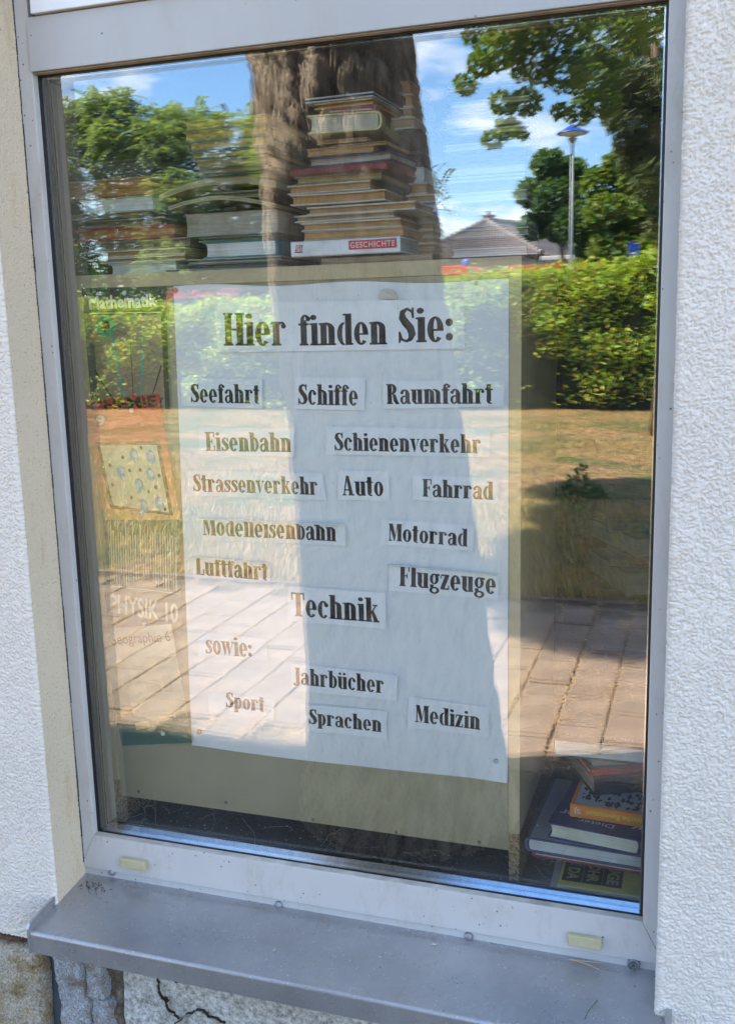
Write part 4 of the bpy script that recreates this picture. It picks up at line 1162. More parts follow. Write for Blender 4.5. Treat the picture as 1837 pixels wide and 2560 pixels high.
# ------------------------------------------------------------------ books
def bookmesh(L, W, T, ct, hard, bulge, bend=0.0, concave=0.004):
    """spine along local x at y=-W/2, fore edge at +W/2, thickness along z from 0; returns cover and page meshes"""
    nx = 9
    over = 0.003 if hard else 0.0004
    prof = [(W / 2, 0), (-W / 2 + 0.002, 0)]
    ns = 6
    for k in range(1, ns):
        a = math.pi * k / ns
        prof.append((-W / 2 - bulge * math.sin(a), T / 2 - T / 2 * math.cos(a)))
    prof += [(-W / 2 + 0.002, T), (W / 2, T)]
    inn = [(W / 2, T - ct), (-W / 2 + ct + .001, T - ct)]
    for k in range(ns - 1, 0, -1):
        a = math.pi * k / ns
        inn.append((-W / 2 + ct - max(0, bulge - ct * .5) * math.sin(a), T / 2 - (T / 2 - ct) * math.cos(a)))
    inn += [(-W / 2 + ct + .001, ct), (W / 2, ct)]
    poly = prof + inn
    bz = lambda x: bend * ((2 * x / L) ** 2)
    def sweep(poly, x0, x1, flip=False):
        n = len(poly); vs = []; fs = []
        for i in range(nx):
            x = x0 + (x1 - x0) * i / (nx - 1)
            vs += [(x, p[0], p[1] + bz(x)) for p in poly]
        for i in range(nx - 1):
            for k in range(n):
                fs.append((i * n + k, i * n + (k + 1) % n, (i + 1) * n + (k + 1) % n, (i + 1) * n + k))
        fs.append(tuple(range(n))[::-1]); fs.append(tuple(range((nx - 1) * n, nx * n)))
        return vs, fs
    cov = MB().add(*sweep(poly, -L / 2, L / 2))
    ye = W / 2 - over
    pg = [(ye, ct), (-W / 2 + ct + .0015, ct)]
    for k in range(1, 5):
        a = math.pi * k / 5
        pg.append((-W / 2 + ct + .0015 - max(0, bulge - ct) * math.sin(a), T / 2 - (T / 2 - ct) * math.cos(a)))
    pg += [(-W / 2 + ct + .0015, T - ct), (ye, T - ct)]
    for k in range(4, 0, -1):
        a = math.pi * k / 5
        pg.append((ye - concave * math.sin(a), T / 2 - (T / 2 - ct) * math.cos(a)))
    pag = MB().add(*sweep(pg, -L / 2 + over, L / 2 - over))
    return cov, pag

def book(label, cx, cy, z, L, W, T, cov, page, facing, rz=0.0, hard=True, bend=0.0, bulge=None, group=None, tilt=(0, 0), name='book', ct=None):
    """facing: which side looks at the window: fore, spine, tail_r (spine right), tail_l (spine left)"""
    base = {'spine': 0, 'fore': math.pi, 'tail_r': math.pi / 2, 'tail_l': -math.pi / 2}[facing]
    root = empty(name, (cx, cy, z), label, 'book', group)
    root.rotation_euler = (tilt[0], tilt[1], base + rz)
    if tilt != (0, 0):
        root.rotation_mode = 'QUATERNION'
        root.rotation_quaternion = (Matrix.Rotation(tilt[0], 3, 'X') @ Matrix.Rotation(tilt[1], 3, 'Y') @ Matrix.Rotation(base + rz, 3, 'Z')).to_quaternion()
    ct = ct or (0.0024 if hard else 0.0008)
    bl = bulge if bulge is not None else (0.004 if hard else 0.0004)
    c, p = bookmesh(L, W, T, min(ct, T * .3), hard, bl, bend)
    c.build('cover', colmat(cov), root)
    p.build('page_block', colmat(page, .9, True), root)
    return root

BR = (0.50, 0.29, 0.11)      # browned pages
BR2 = (0.46, 0.28, 0.10)
PW = (0.66, 0.66, 0.60)       # white pages
PG = (0.46, 0.43, 0.36)
def row(label, x0, x1, yt, yb, cov, page, facing='fore', y=0.095, depth=None, hard=True, rz=None, bend=0.0, **kw):
    """a book whose window side fills pixels x0..x1 and yt..yb (taken at its middle)"""
    xm = (x0 + x1) / 2
    a = at(x0, (yt + yb) / 2, y); b = at(x1, (yt + yb) / 2, y)
    zt, zb = at(xm, yt, y).z, at(xm, yb, y).z
    wd = b.x - a.x; th = max(0.004, zt - zb)
    rz = random.uniform(-.02, .02) if rz is None else rz
    d = depth or random.uniform(.15, .2)
    L, W = (wd, d) if facing in ('fore', 'spine') else (d, wd)
    return book(label, (a.x + b.x) / 2, y + d / 2, zb, L, W, th - .0006, cov, page, facing, rz, hard, bend, **kw)

# snap vertical runs of pixels into proper stacks: rows are (label, x0, x1, thickness_px, cover, page, options)
def stack(x_base, y_base, y, rows):
    yb = y_base
    out = []
    for rw in rows:
        lab, x0, x1, t, cov, page = rw[:6]
        kw = rw[6] if len(rw) > 6 else {}
        out.append(row(lab, x0, x1, yb - t, yb, cov, page, y=kw.pop('y', y), **kw))
        yb -= t
    return out
LC = (0.50, 0.46, 0.36); DK = (0.05, 0.05, 0.045); GN = (0.10, 0.13, 0.09)
stA = stack(0, 686, 0.09, [
    ('thick book with bluish white page edges at the bottom of the left stack', 274, 442, 31, (0.35, 0.38, 0.40), PW, dict(depth=.19)),
    ('brown paged book directly on the bluish white one, left stack', 251, 463, 15, LC, BR2, {}),
    ('brown paged book with pale cover lines, third from the bottom of the left stack', 249, 465, 18, LC, BR2, {}),
    ('brown book with torn grey cover under the red one, left stack', 233, 477, 23, (0.25, 0.21, 0.15), (0.24, 0.17, 0.09), dict(bend=.001)),
    ('book with thick worn red covers in the left stack', 188, 438, 32, (0.36, 0.045, 0.03), BR, dict(ct=.0042)),
    ('brown book with flat dusty pages lying on the red one, left stack', 195, 407, 20, (0.24, 0.2, 0.15), (0.24, 0.17, 0.10), {}),
    ('thin brown brochure poking out to the left in the left stack', 160, 372, 15, (0.26, 0.27, 0.24), (0.28, 0.2, 0.11), dict(hard=False)),
    ('thick book with white pages and pale green cover in the left stack', 200, 387, 40, (0.30, 0.36, 0.22), PW, dict(facing='tail_r', depth=.2)),
    ('book with bright orange lower cover near the top of the left stack', 155, 382, 25, (0.50, 0.15, 0.03), BR2, {}),
    ('tawny book above the orange one in the left stack', 156, 375, 20, (0.40, 0.28, 0.08), BR2, {}),
    ('dark grey box shaped book on top of the left stack', 174, 378, 46, (0.05, 0.05, 0.045), (0.07, 0.07, 0.06), {}),
])
book_dark = stA[-1]
stB = stack(0, 684, 0.088, [
    ('loose grey papers at the bottom of the second stack', 412, 700, 14, (0.40, 0.36, 0.32), (0.46, 0.40, 0.35), dict(hard=False, bend=.0015, rz=.01)),
    ('flat brown book on the grey papers, second stack', 450, 700, 15, (0.10, 0.12, 0.15), (0.22, 0.16, 0.11), {}),
    ('thin grey book under the white one with teal cover', 470, 700, 12, (0.3, 0.29, 0.24), (0.22, 0.18, 0.12), {}),
    ('book with bright white pages and teal cover in the second stack', 508, 690, 42, (0.02, 0.17, 0.22), (0.72, 0.73, 0.72), dict(facing='tail_r', depth=.2)),
    ('thin brown book under the fanned paperback', 499, 692, 13, GN, (0.26, 0.17, 0.08), {}),
    ('thick fanned paperback with grey pages splayed on the left, second stack', 464, 690, 60, (0.12, 0.10, 0.06), (0.42, 0.38, 0.31), dict(hard=False)),
])
# splayed page ends of that paperback
fan = stB[-1]
p0 = at(466, 521, .088); p1 = at(470, 584, .088)
m = MB()
for k in range(13):
    t = k / 12
    z = p1.z + (p0.z - p1.z) * t
    sp_ = (t - .5)
    m.add([(p1.x + .022, .0885, z - .0005), (p1.x + .022, .088 + .1, z - .0005), (p1.x - .009 + .012 * abs(1 - t) * .6, .088 + .1, z + sp_ * .006 + .002 * t), (p1.x - .009 + .012 * (1 - t) * .9, .0885, z + sp_ * .012 + .003 * t)], [(0, 1, 2, 3)])
o = m.build('splayed_pages', colmat((0.42, 0.38, 0.31), .9, True), fan)
o.matrix_parent_inverse = (Matrix.Translation(fan.location) @ fan.rotation_euler.to_matrix().to_4x4()).inverted()

def booklet(label, pts, thick, y, depth, cov):
    """limp booklet bent along its width: pixel polyline"""
    P = [at(a, b, y) for a, b in pts]
    v = []; f = []
    tm = MB()
    for layer, mat_i, t0, t1 in ((0, 0, 0, .25), (1, 1, .26, .74), (2, 0, .75, 1)):
        vs = []; fs = []
        for i, p in enumerate(P):
            vs += [(p.x, y, p.z + thick * t0), (p.x, y, p.z + thick * t1), (p.x, y + depth, p.z + thick * t1), (p.x, y + depth, p.z + thick * t0)]
            if i:
                a = 4 * (i - 1); c = 4 * i
                fs += [(a, a + 1, c + 1, c), (a + 1, a + 2, c + 2, c + 1), (a + 2, a + 3, c + 3, c + 2), (a + 3, a, c, c + 3)]
        fs += [(0, 1, 2, 3), tuple(4 * len(P) - 4 + k for k in (3, 2, 1, 0))]
        tm.add(vs, fs, mat_i)
    root = empty('booklet', (0, 0, 0), label, 'booklet')
    tm.build('bent_pages', [colmat(cov), colmat((0.36, 0.30, 0.18), .9, True)], root)
    return root
booklet('limp booklet arched over the fanned paperback', [(421, 526), (460, 513), (510, 502), (550, 498), (600, 502), (640, 508), (690, 519)], .006, .087, .15, (0.42, 0.38, 0.2))
booklet('bent brown booklet sagging to the left above the arched one', [(400, 502), (430, 488), (470, 474), (520, 463), (570, 460), (620, 458), (690, 468)], .010, .086, .15, (0.30, 0.24, 0.12))
row('brown block wedged between the two bent booklets', 492, 650, 478, 497, (0.2, 0.16, 0.10), (0.22, 0.18, 0.10), y=.10)
stR = stack(0, 452, 0.17, [
    ('olive brown book at the foot of the rear left stack', 500, 668, 20, GN, BR2, {}),
    ('second olive book from below in the rear left stack', 492, 668, 19, GN, BR2, {}),
    ('olive brown book third from below in the rear left stack', 486, 668, 20, (0.3, 0.3, 0.12), (0.54, 0.38, 0.10), {}),
    ('yellowed book fourth from below in the rear left stack', 476, 668, 20, GN, (0.58, 0.42, 0.10), {}),
    ('yellowed thick book in the middle of the rear left stack', 470, 668, 27, GN, (0.58, 0.42, 0.10), {}),
    ('mustard book near the top of the rear left stack', 458, 668, 27, (0.28, 0.28, 0.1), (0.60, 0.44, 0.10), {}),
    ('mustard book on top of the rear left stack', 458, 668, 26, (0.28, 0.28, 0.1), (0.58, 0.42, 0.10), {}),
])
# rear stacks stand on a crate on the cabinet
def crate(label, x0, x1, yb, yt, y, depth, mat):
    a = at(x0, yb, y); b = at(x1, yb, y); zt = at((x0 + x1) / 2, yt, y).z
    root = empty('wooden_box', ((a.x + b.x) / 2, y + depth / 2, CT), label, 'box')
    m = MB(); wd = (b.x - a.x) / 2; h = zt - CT
    m.box(-wd, wd, -depth / 2, -depth / 2 + .01, 0, h - .0005); m.box(-wd, wd, depth / 2 - .01, depth / 2, 0, h - .0005)
    m.box(-wd, -wd + .01, -depth / 2 + .0102, depth / 2 - .0102, 0, h - .0005); m.box(wd - .01, wd, -depth / 2 + .0102, depth / 2 - .0102, 0, h - .0005)
    m.box(-wd + .0102, wd - .0102, -depth / 2 + .0102, depth / 2 - .0102, h - .011, h - .001)
    m.build('box_body', mat, root); return root
crate('dark wooden box under the rear left stack of books', 480, 670, 600, 452, .175, .2, MT['cabinet_in'])

stC = stack(0, 664, 0.09, [
    ('plain brown box lid under the white Geschichte book', 806, 1085, 26, (0.30, 0.205, 0.11), (0.30, 0.21, 0.11), dict(facing='spine', depth=.2)),
])
ges = row('thick white history textbook with red Geschichte label on its spine', 729, 1003, 596, 637, (0.76, 0.77, 0.79), PW, 'spine', .088, .24, rz=-.012, bulge=.0008, hard=True)
yb = at(866, 637, .088)
def on_spine(root, L, T):
    """frame on the spine face that looks at the window: origin lower left, unit axes"""
    return Vector((-L / 2, 0, 0))
def spine_text(root, s, u0, u1, v0, h, mat, bold=0.0, W=None, up=1, spacing=1.0, L=None, T=None, yo=None, back_mat=None, pad=.003):
    """lettering in the root's local frame on the spine (local y = yo)"""
    O = Vector((u0, yo, v0)); U = Vector((u1 - u0, 0, 0)); V = Vector((0, 0, h))
    if back_mat:
        pydata('label_field', [(u0 - pad, yo + .0003, v0 - pad), (u1 + pad, yo + .0003, v0 - pad), (u1 + pad, yo + .0003, v0 + h + pad), (u0 - pad, yo + .0003, v0 + h + pad)], [(0, 1, 2, 3)], back_mat, root)
    if up < 0:
        O = Vector((u1, yo, v0 + h)); U = -U; V = -V
    return font_text(s, O, U, V, Vector((0, -1, 0)), mat, root, bold, spacing)
Lg = at(1003, 616, .088).x - at(729, 616, .088).x
K_red = cm('label_red', (0.55, 0.02, 0.03)); K_white = cm('print_white', (0.8, 0.8, 0.8))
spine_text(ges, 'GESCHICHTE', Lg * .055, Lg * .455, .0105, .0085, K_white, .012, yo=-.1213, back_mat=K_red, spacing=1.15)
# red mark with initials at the left end
pydata('emblem', [(-Lg * .46, -.1216, .0095), (-Lg * .395, -.1216, .0095), (-Lg * .385, -.1216, .0190), (-Lg * .448, -.1216, .0190)], [(0, 1, 2, 3)], K_red, ges)
font_text('G1', Vector((-Lg * .447, -.1218, .0105)), Vector((Lg * .05, 0, 0)), Vector((0, 0, .007)), Vector((0, -1, 0)), K_white, ges, .03)
pydata('emblem_line', [(-Lg * .468, -.1216, .0070), (-Lg * .385, -.1216, .0070), (-Lg * .385, -.1216, .0084), (-Lg * .468, -.1216, .0084)], [(0, 1, 2, 3)], K_black, ges)
stC2 = stack(0, 595, 0.09, [
    ('paperback with layered brown pages lying on the white history textbook', 760, 1010, 22, LC, BR, dict(hard=False, rz=-.02)),
    ('thick brown book second above the history textbook', 752, 1000, 23, LC, BR, dict(rz=.015)),
    ('brown book with teal inner edge, third above the history textbook', 737, 988, 19, (0.42, 0.46, 0.42), BR, dict(rz=-.02)),
    ('long brown book whose cover reaches far right, fourth above the history textbook', 767, 1040, 22, LC, BR, dict(rz=-.01)),
    ('thick brown book with warped cover, fifth above the history textbook', 724, 960, 29, LC, BR, dict(rz=.02, bend=.0008)),
    ('brown book sixth above the history textbook', 719, 928, 24, (0.42, 0.38, 0.3), BR, dict(rz=-.015)),
    ('old book with green cover in the middle stack', 737, 953, 22, (0.05, 0.13, 0.06), BR, dict(rz=.01)),
    ('dark red book whose spine corner shows at the right, middle stack', 731, 985, 24, (0.20, 0.035, 0.025), (0.30, 0.10, 0.06), dict(facing='spine', rz=-.10, depth=.14)),
    ('dark blue book with bulging plastic jacket in the middle stack', 773, 988, 24, (0.035, 0.04, 0.12), PG, dict(rz=-.08, bend=.001, depth=.13)),
    ('small brown paperback under the thin one, middle stack', 765, 930, 20, (0.4, 0.3, 0.16), BR, dict(hard=False, rz=.02)),
    ('thin brown booklet jutting out to the right, middle stack', 830, 974, 9, (0.40, 0.30, 0.18), BR, dict(hard=False, rz=-.06)),
    ('thin brown paperback beneath the big yellow book', 790, 915, 10, (0.38, 0.28, 0.15), BR, dict(hard=False)),
])
yel = row('big pale yellow hardback with its spine turned right, middle stack', 752, 922, 283, 331, (0.52, 0.50, 0.20), (0.56, 0.54, 0.43), 'tail_r', .088, .26, rz=.10, bulge=.007)
# dark title field on its spine (local spine face looks along -y, towards +x in the world)
Wy = at(922, 307, .088).x - at(752, 307, .088).x
pydata('title_field', [(-.105, -Wy / 2 - .0078, .010), (-.065, -Wy / 2 - .0078, .010), (-.065, -Wy / 2 - .0078, .024), (-.105, -Wy / 2 - .0078, .024)], [(0, 1, 2, 3)], K_black, yel)
stC3 = stack(0, 283, 0.092, [
    ('slim book with red spine end on the yellow hardback', 806, 925, 16, (0.33, 0.04, 0.05), PG, dict(facing='tail_r', rz=.05, depth=.16)),
    ('orange brown book second from the top of the middle stack', 790, 939, 17, (0.48, 0.30, 0.07), (0.34, 0.22, 0.08), dict(rz=-.05)),
    ('thin book with pale blue edges on the very top of the middle stack', 767, 939, 14, (0.40, 0.45, 0.50), (0.08, 0.08, 0.09), dict(rz=-.04)),
])
# stack right of it, deeper in the room
stD = stack(0, 655, 0.20, [
    ('flat brown book lowest of the narrow stack right of the middle one', 1000, 1090, 14, LC, BR, {}),
    ('brown paperback second lowest of the narrow stack', 1036, 1085, 16, LC, BR, dict(hard=False)),
    ('brown paperback third lowest of the narrow stack', 1032, 1083, 15, LC, BR, dict(hard=False)),
    ('brown block fourth lowest of the narrow stack', 1037, 1084, 18, LC, BR, {}),
    ('brown book fifth lowest of the narrow stack', 1040, 1082, 18, LC, BR, {}),
    ('brown book below the teal edged one, narrow stack', 1045, 1080, 20, LC, BR, {}),
    ('small book with teal edged cover in the narrow stack', 1039, 1080, 19, (0.2, 0.35, 0.36), BR, {}),
    ('blue hardback with white pages in the narrow stack', 1002, 1112, 28, (0.03, 0.08, 0.38), (0.70, 0.72, 0.76), dict(rz=-.03, depth=.12)),
    ('brown book on the blue hardback', 1008, 1085, 22, LC, BR, dict(rz=.05)),
    ('brown book with curved cover above it, narrow stack', 1028, 1075, 30, LC, BR, dict(rz=-.06)),
    ('upright pale brochure block in the narrow stack', 1034, 1060, 38, (0.6, 0.6, 0.62), PW, dict(hard=False)),
    ('dark book under the upper brown ones, narrow stack', 1010, 1060, 36, DK, (0.05, 0.04, 0.035), {}),
    ('dark book second under the upper brown ones, narrow stack', 1000, 1055, 58, DK, (0.05, 0.04, 0.035), {}),
    ('pale brown book jutting out left near the top of the narrow stack', 968, 1035, 30, LC, (0.42, 0.30, 0.18), {}),
    ('brown book third from the top of the narrow stack', 1003, 1032, 26, LC, BR, {}),
    ('brown book second from the top of the narrow stack', 1006, 1030, 34, LC, BR, {}),
    ('reddish brown book on top of the narrow stack', 998, 1024, 32, (0.3, 0.15, 0.08), BR, {}),
])
# wide pale stack behind the sky reflection
rowsE = []
zc_ = 0
shades = [(DK, DK), ((0.6, 0.62, 0.64), PW), (DK, (0.07, 0.07, 0.08)), ((0.5, 0.5, 0.5), PG), ((0.1, 0.12, 0.2), PW), (DK, DK)]
desc = ['dark', 'white paged', 'near black', 'grey', 'navy white paged', 'black']
for k in range(22):
    cv, pg_ = shades[k % 6]
    rowsE.append(('%s large book, %s of the wide stack behind the sky' % (desc[k % 6], ['lowest', 'second lowest', 'third lowest', 'fourth lowest', 'fifth lowest', 'sixth lowest', 'seventh from below', 'eighth from below', 'ninth from below', 'tenth from below', 'eleventh from below', 'eleventh from the top', 'tenth from the top', 'ninth from the top', 'eighth from the top', 'seventh from the top', 'sixth from the top', 'fifth from the top', 'fourth from the top', 'third from the top', 'second from the top', 'topmost'][k]),
                  1120 + random.randint(-12, 12), 1318 + random.randint(-8, 6), random.choice([14, 18, 22, 26]), cv, pg_, dict(depth=.12)))
stE = stack(0, 662, 0.30, rowsE)

# ------------------------------------------------------------------ right compartment: books on the floor
def fbook(label, corner_px, y, z, L, W, T, cov, page, facing, rz, **kw):
    """front left bottom corner at pixel corner_px on the plane Y=y, bottom at height z"""
    a = at(corner_px[0], corner_px[1], y)
    base = {'spine': 0, 'fore': math.pi, 'tail_r': math.pi / 2, 'tail_l': -math.pi / 2}[facing]
    w_, d = (L, W) if facing in ('fore', 'spine') else (W, L)
    c = Matrix.Rotation(rz, 3, 'Z') @ Vector((w_ / 2, d / 2, 0))
    return book(label, a.x + c.x, y + c.y, z, L, W, T, cov, page, facing, rz, **kw)
zf = FLOOR_Z
bA = fbook('flat grey folder lowest of the pile in the right corner', (1385, 2240), .045, zf, .30, .22, .010, (0.38, 0.37, 0.33), (0.42, 0.42, 0.40), 'fore', -.02, hard=False)
bB = fbook('stack of clear sleeves and papers under the yellow magazine', (1372, 2225), .047, zf + .0105, .30, .22, .008, (0.45, 0.46, 0.44), (0.5, 0.52, 0.48), 'fore', .01, hard=False)
yl = fbook('yellow magazine with black headline blocks in the right corner', (1392, 2215), .05, zf + .019, .30, .21, .007, (0.85, 0.70, 0.12), (0.62, 0.55, 0.4), 'tail_l', 0.0, hard=False)
# the yellow magazine: headline blocks on its top face (local frame: -90 deg about z)
def topface(root, T, facing):
    base = {'spine': 0, 'fore': math.pi, 'tail_r': math.pi / 2, 'tail_l': -math.pi / 2}[facing]
    inv = Matrix.Rotation(-base, 3, 'Z')
    def L_(wx, wy, h=0.0):       # offsets from the book centre, in window-facing axes
        v = inv @ Vector((wx, wy, 0)); return Vector((v.x, v.y, T + h))
    return L_
Ly = topface(yl, .007, 'tail_l')
hw, hd = .21 / 2, .30 / 2
for k, s in enumerate(('ÄZ DA', 'Z OHR', 'AUGE')):
    x0 = -hw + .007 + k * .033
    pydata('headline_block', [Ly(x0 - .002, -hd + .016, .0004), Ly(x0 + .0305, -hd + .016, .0004), Ly(x0 + .0305, -hd + .16, .0004), Ly(x0 - .002, -hd + .16, .0004)], [(0, 1, 2, 3)], K_black, yl)
    O = Ly(x0 + .006, -hd + .105, .0009)
    font_text(s, O, Ly(x0 + .006, -hd + .022, .0009) - O, Ly(x0 + .024, -hd + .105, .0009) - O, Vector((0, 0, 1)), cm('headline_yellow', (0.50, 0.45, 0.16)), yl, .03)
def onto(px, py, z):          # depth at which a pixel meets the level z
    return max(.05, atz(px, py, z).y)
def zat(px, py, y): return at(px, py, y).z
y_g = .062; z_w = zat(1331, 2140, y_g); z_g = zat(1320, 2126, y_g); z_gt = zat(1320, 2092, y_g)
y_n = onto(1368, 2094, z_gt); z_n = z_gt; z_nt = zat(1370, 2055, y_n)
y_o = onto(1424, 2042, z_nt); z_o = z_nt; z_ot = zat(1424, 2008, y_o)
y_d = onto(1484, 1991, z_ot); z_d = z_ot; z_r = zat(1484, 1942, y_d); z_y = zat(1484, 1924, y_d)
y_h = .08; z_h = zat(1376, 1889, y_h)
wine = fbook('large thin book with wine red cover above the yellow magazine', (1331, 2130), y_g, z_w, .24, .34, z_g - z_w - .0005, (0.26, 0.035, 0.06), (0.6, 0.6, 0.55), 'tail_l', -.05, bulge=.002)
sup = fbook('dark box file standing behind the yellow magazine', (1420, 2150), .12, zf + .0262, .2, .26, z_w - zf - .027, (0.02, 0.02, 0.02), (0.03, 0.03, 0.03), 'fore', 0.0)
TG = z_n - z_g - .0008
grey = fbook('grey book with rounded blue edged spine to the left, under the navy book', (1320, 2120), .06, z_g, .24, .33, TG, (0.07, 0.09, 0.17), (0.68, 0.72, 0.72), 'tail_l', -.05, bulge=.006)
Lg2 = topface(grey, TG, 'tail_l')
pydata('jacket_top', [Lg2(-.163, -.118, .0005), Lg2(.163, -.118, .0005), Lg2(.163, .118, .0005), Lg2(-.163, .118, .0005)], [(0, 1, 2, 3)], cm('jacket_grey', (0.24, 0.25, 0.28)), grey)
TN = z_o - z_n - .0008
navy = fbook('navy hardback with white upside down lettering and cream pages', (1368, 2092), y_n, z_n, .22, .15, TN, (0.03, 0.035, 0.13), (0.78, 0.78, 0.64), 'tail_r', -.13, bulge=.005)
Ln = topface(navy, TN, 'tail_r')
def toptext(Lf, root, s, x0, y0, x1, y1, h, mat, bold=.01):
    O = Lf(x0, y0, .0008); E_ = Lf(x1, y1, .0008); U = E_ - O
    d = Vector((x1 - x0, y1 - y0)).normalized()
    V = Lf(x0 - d.y * h, y0 + d.x * h, .0008) - O
    return font_text(s, O, U, V, Vector((0, 0, 1)), mat, root, bold)
toptext(Ln, navy, 'Dieter', .030, -.078, -.030, -.078, .013, cm('print_white2', (.62, .62, .66)), .0)
toptext(Ln, navy, 'Kronzucker', .072, -.056, -.066, -.056, .021, cm('print_white3', (.62, .62, .66)), .012)
toptext(Ln, navy, 'Klar', -.015, -.028, -.06, -.028, .009, cm('print_gold', (.34, .24, .08)), .012)
TO = z_d - z_o - .0008
org = fbook('orange paperback with yellow upside down lettering on the navy hardback', (1424, 2040), y_o, z_o, .26, .13, TO, (0.85, 0.26, 0.015), (0.5, 0.42, 0.3), 'spine', -.06, hard=False)
K_yel = cm('print_yellow', (0.88, 0.72, 0.04))
Lo = topface(org, TO, 'spine')
spine_text(org, 'mexikanische Revolution', -.125 + .022, -.125 + .150, .0075, TO * .40, K_yel, .012, yo=-.0660, up=-1)
spine_text(org, 'SJ', -.122, -.112, .008, .009, K_white, .0, yo=-.0660, up=-1)
pydata('cover_picture', [Lo(-.123, -.060, .0004), Lo(-.010, -.060, .0004), Lo(-.010, .035, .0004), Lo(-.123, .035, .0004)], [(0, 1, 2, 3)], pm('cover_photo', (0.52, 0.55, 0.56), .4, .1, 20), org)
mm = MB(); r_ = random.Random(9)
for _ in range(70):      # the dark figures of the cover picture, flat print
    x, y = r_.uniform(-.118, -.016), r_.uniform(-.056, .02); a = r_.uniform(0, 3)
    pts = [Lo(x + r_.uniform(.0015, .005) * math.cos(a + k * 1.05), y + r_.uniform(.002, .009) * math.sin(a + k * 1.05), .0008) for k in range(6)]
    mm.add(pts, [tuple(range(6))])
mm.build('cover_figures', K_black, org)
for k, s in enumerate(('Henry', 'Tolles', 'Die mexika', 'Revol')):
    x = .004 + k * .031
    O = Lo(x + .019, -.048, .0008); E_ = Lo(x + .019, .055 if k > 1 else .01, .0008)
    V = Lo(x, -.048, .0008) - O
    font_text(s, O, E_ - O, V, Vector((0, 0, 1)), K_yel, org, .02)
db = fbook('dark navy hardback lying cornerwise with its page edge to the left', (1484, 1992), y_d, z_d, .25, .17, z_r - z_d - .0008, (0.02, 0.02, 0.03), (0.46, 0.42, 0.33), 'spine', .45, bulge=.003)
rd = fbook('red hardback lying on the dark navy one', (1474, 1940), y_d, z_r, .25, .17, z_y - z_r - .0008, (0.50, 0.04, 0.04), (0.55, 0.5, 0.42), 'spine', .45, bulge=.002)
gy = fbook('grey paged book above the red hardback', (1478, 1915), y_d + .004, z_y, .24, .16, z_h - z_y - .0008, (0.06, 0.07, 0.09), (0.45, 0.44, 0.42), 'fore', .42)
wh = fbook('white paged book with dark teal cover on top of the right hand pile', (1382, 1887), y_h, z_h, .20, .155, .030, (0.02, 0.07, 0.08), (0.82, 0.82, 0.74), 'tail_l', .02)
Lw = topface(wh, .030, 'tail_l')
toptext(Lw, wh, 'Die USA und die', .05, -.075, -.06, -.075, .008, K_white, .0)
# taller dim pile deeper in the room on the right
rowsF = []
names = ['lowest', 'second', 'third', 'fourth', 'fifth', 'sixth', 'seventh', 'eighth', 'ninth', 'tenth', 'eleventh', 'twelfth', 'thirteenth', 'fourteenth']
zz_ = zf
for k in range(14):
    t = [.035, .05, .03, .045, .06, .03, .04, .05, .035, .045, .05, .03, .04, .03][k]
    pale = k in (10, 12)
    o = book('%s %s book from below in the dim pile far right' % (names[k], 'pale teal edged' if pale else 'dark'), -.03 + random.uniform(-.01, .01), .62, zz_, .30, .22, t - .0005,
             (0.015, 0.03, 0.035) if not pale else (0.03, 0.07, 0.08), (0.03, 0.03, 0.03) if not pale else (0.26, 0.30, 0.28), 'fore', random.uniform(-.12, .12) + (.5 if pale else 0))
    zz_ += t
# ceiling lamp with louvre seen in the top right corner
lamp = empty('ceiling_lamp', (-0.16, 2.4, 1.0), 'yellowed louvre ceiling lamp, unlit, in the top right corner of the pane', 'ceiling lamp')
m = MB(); m.box(-.10, -.092, -.25, .25, -.045, -.0005); m.box(.092, .10, -.25, .25, -.045, -.0005); m.box(-.0918, .0918, -.25, -.242, -.045, -.0005); m.box(-.0918, .0918, .242, .25, -.045, -.0005)
m.build('lamp_frame', pm('lamp_brass', (0.65, 0.45, 0.12), .4), lamp)
m = MB(); m.box(-.0915, .0915, -.2415, .2415, -.012, -.001); m.build('lamp_tray', pm('lamp_tray', (0.5, 0.42, 0.2), .6), lamp)
for k in range(14):
    m = MB(); y0 = -.225 + k * .033
    m.box(-.0915, .0915, y0, y0 + .003, -.043, -.014); m.build('louvre_slat', pm('slat', (0.75, 0.6, 0.25), .4) if k == 0 else bpy.data.materials['slat'], lamp)

# ------------------------------------------------------------------ outside: ground, path
m = MB(); m.box(-90, 90, -140, -4.02, GROUND - .3, GROUND)
tag(m.build('lawn', MT['lawn']), kind='structure')
m = MB(); m.box(-90, 90, -1.7799, 0.2, GROUND - .3, GROUND - .004)  # ground strip round the pine, coloured dark to deepen the building's shade
tag(m.build('shade_dark_ground', MT['shade_soil']), kind='structure')
m = MB(); m.box(-90, 90, -4.0199, -1.78, GROUND - .3, GROUND - .013)
tag(m.build('path_bed', MT['bed']), kind='structure')
m = MB(); m.box(-120, 120, -60, -17.6, GROUND, GROUND + .012)
tag(m.build('road', MT['asphalt']), kind='structure')
path = bpy.data.objects.new('paved_path', None); col.objects.link(path); path['kind'] = 'structure'
PW_, PL_ = 0.19, 0.30
def paver_mesh(seed):
    r = random.Random(seed)
    m = MB(); w2, l2 = PW_ / 2 - .0045, PL_ / 2 - .0045
    j = lambda: r.uniform(-.002, .002)
    m.prism([(-w2 + j(), -l2 + j()), (w2 + j(), -l2 + j()), (w2 + j(), l2 + j()), (-w2 + j(), l2 + j())], -.06, 0, 'z')
    o = m.build('paving_slab', MT['paver'], path, .005); return o
protos = [paver_mesh(k) for k in range(4)]
cnt = 0
